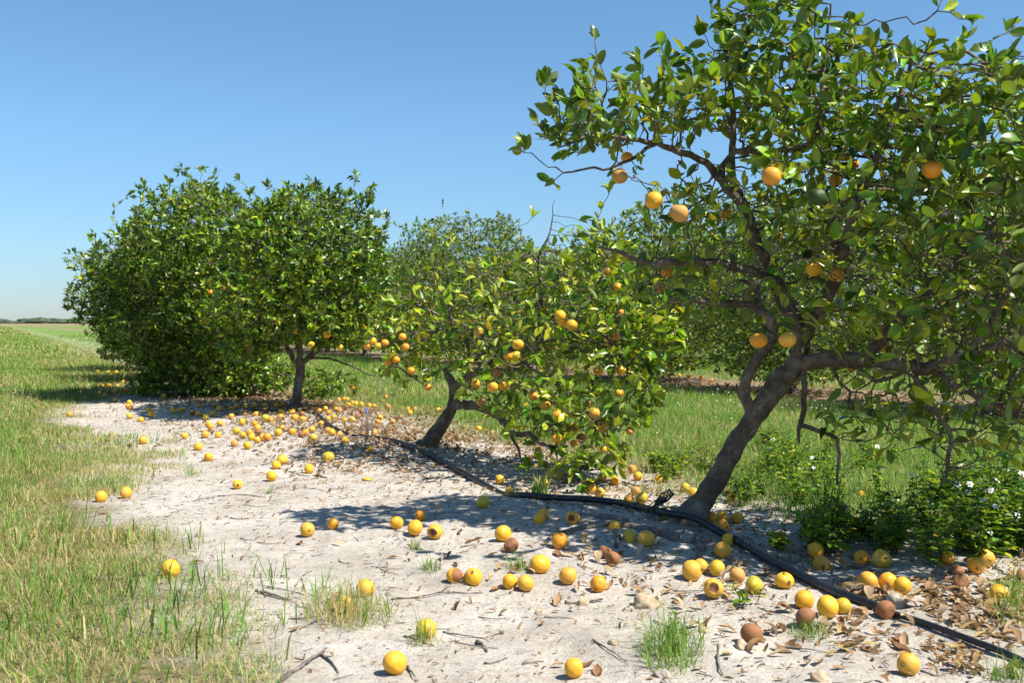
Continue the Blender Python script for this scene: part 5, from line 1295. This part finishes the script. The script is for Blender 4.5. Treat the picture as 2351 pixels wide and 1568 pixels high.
# ------------------------------------------------------------------ light, sky, camera
def light_and_camera():
    az = np.array([.90, -.44]); az /= np.linalg.norm(az); el = math.radians(55)
    to_sun = Vector((az[0] * math.cos(el), az[1] * math.cos(el), math.sin(el)))
    ld = bpy.data.lights.new('sun', 'SUN'); ld.energy = SUN; ld.angle = math.radians(.53); ld.color = (1, .955, .88)
    lo = bpy.data.objects.new('sun', ld); COL.objects.link(lo); lo.rotation_euler = to_sun.to_track_quat('Z', 'Y').to_euler(); lo.location = (6, -4, 12)
    w = bpy.data.worlds.new('World'); scene.world = w; w.use_nodes = True; nt = w.node_tree
    sky = nt.nodes.new('ShaderNodeTexSky'); sky.sky_type = 'NISHITA'; sky.sun_disc = False; sky.sun_elevation = el
    sky.sun_rotation = math.atan2(az[0], az[1]); sky.altitude = 0; sky.air_density = 1.0; sky.dust_density = .1; sky.ozone_density = 3.0
    bg = nt.nodes['Background']; bg.inputs['Strength'].default_value = SKY; 
    tc = nt.nodes.new('ShaderNodeTexCoord'); sp = nt.nodes.new('ShaderNodeSeparateXYZ'); nt.links.new(tc.outputs['Generated'], sp.inputs[0])
    rp = nt.nodes.new('ShaderNodeValToRGB'); nt.links.new(sp.outputs[2], rp.inputs[0]); cr = rp.color_ramp
    cr.elements[0].position = 0; cr.elements[0].color = (.44, .53, .71, 1); cr.elements[1].position = .36; cr.elements[1].color = (.70, .93, 1.0, 1)
    for p_, c_ in ((.07, (.56, .71, .84, 1)), (.18, (.68, .88, .98, 1))):
        el_ = cr.elements.new(p_); el_.color = c_
    nt.links.new(mixc(nt, 1.0, sky.outputs[0], rp.outputs[0], 'MULTIPLY'), bg.inputs[0])
    cd = bpy.data.cameras.new('camera'); cam = bpy.data.objects.new('camera', cd); COL.objects.link(cam)
    cam.location = (0, 0, CAM_H); cam.rotation_euler = (math.radians(90) - TILT, 0, 0)
    cd.sensor_width = 36; cd.lens = FPX / 2351 * 36; cd.clip_end = 8000; cd.clip_start = .05
    cd.dof.use_dof = True; cd.dof.focus_distance = 5.2; cd.dof.aperture_fstop = 6.3
    scene.camera = cam
    v = scene.view_settings; v.view_transform = 'Standard'; v.look = 'None'; v.exposure = EXPO; v.gamma = 1.0
    scene.cycles.max_bounces = 8; scene.cycles.transmission_bounces = 4; scene.cycles.diffuse_bounces = 3; scene.cycles.sample_clamp_indirect = 6

SUN, SKY, EXPO = 5.0, .088, 0.86
import time
_t = time.time()
def step(f, *a):
    r = f(*a); print('STEP', f.__name__, round(time.time() - _t, 1)); return r
step(light_and_camera)
step(build_ground)
step(trees)
avoid = step(oranges)
step(dry_leaves, avoid)
step(sticks); step(clods); step(irrigation); step(weeds); step(tufts); step(far_things)
step(scatter_grass, 'left', 'green and straw coloured grass of the lane along the left', -1,
     [(2.0,4.5,9000,.035,.11,.0026),(4.5,8,5000,.04,.12,.0034),(8,14,2200,.05,.13,.005),(14,30,500,.07,.16,.010),(30,80,50,.10,.2,.03),(80,260,4,.16,.3,.10)], 1)
step(scatter_grass, 'right', 'lush green grass of the alley between the tree rows', 1,
     [(3.5,8,3200,.06,.19,.0034),(8,14,2000,.07,.19,.0045),(14,30,420,.09,.2,.010),(30,80,20,.12,.24,.03)], 2)
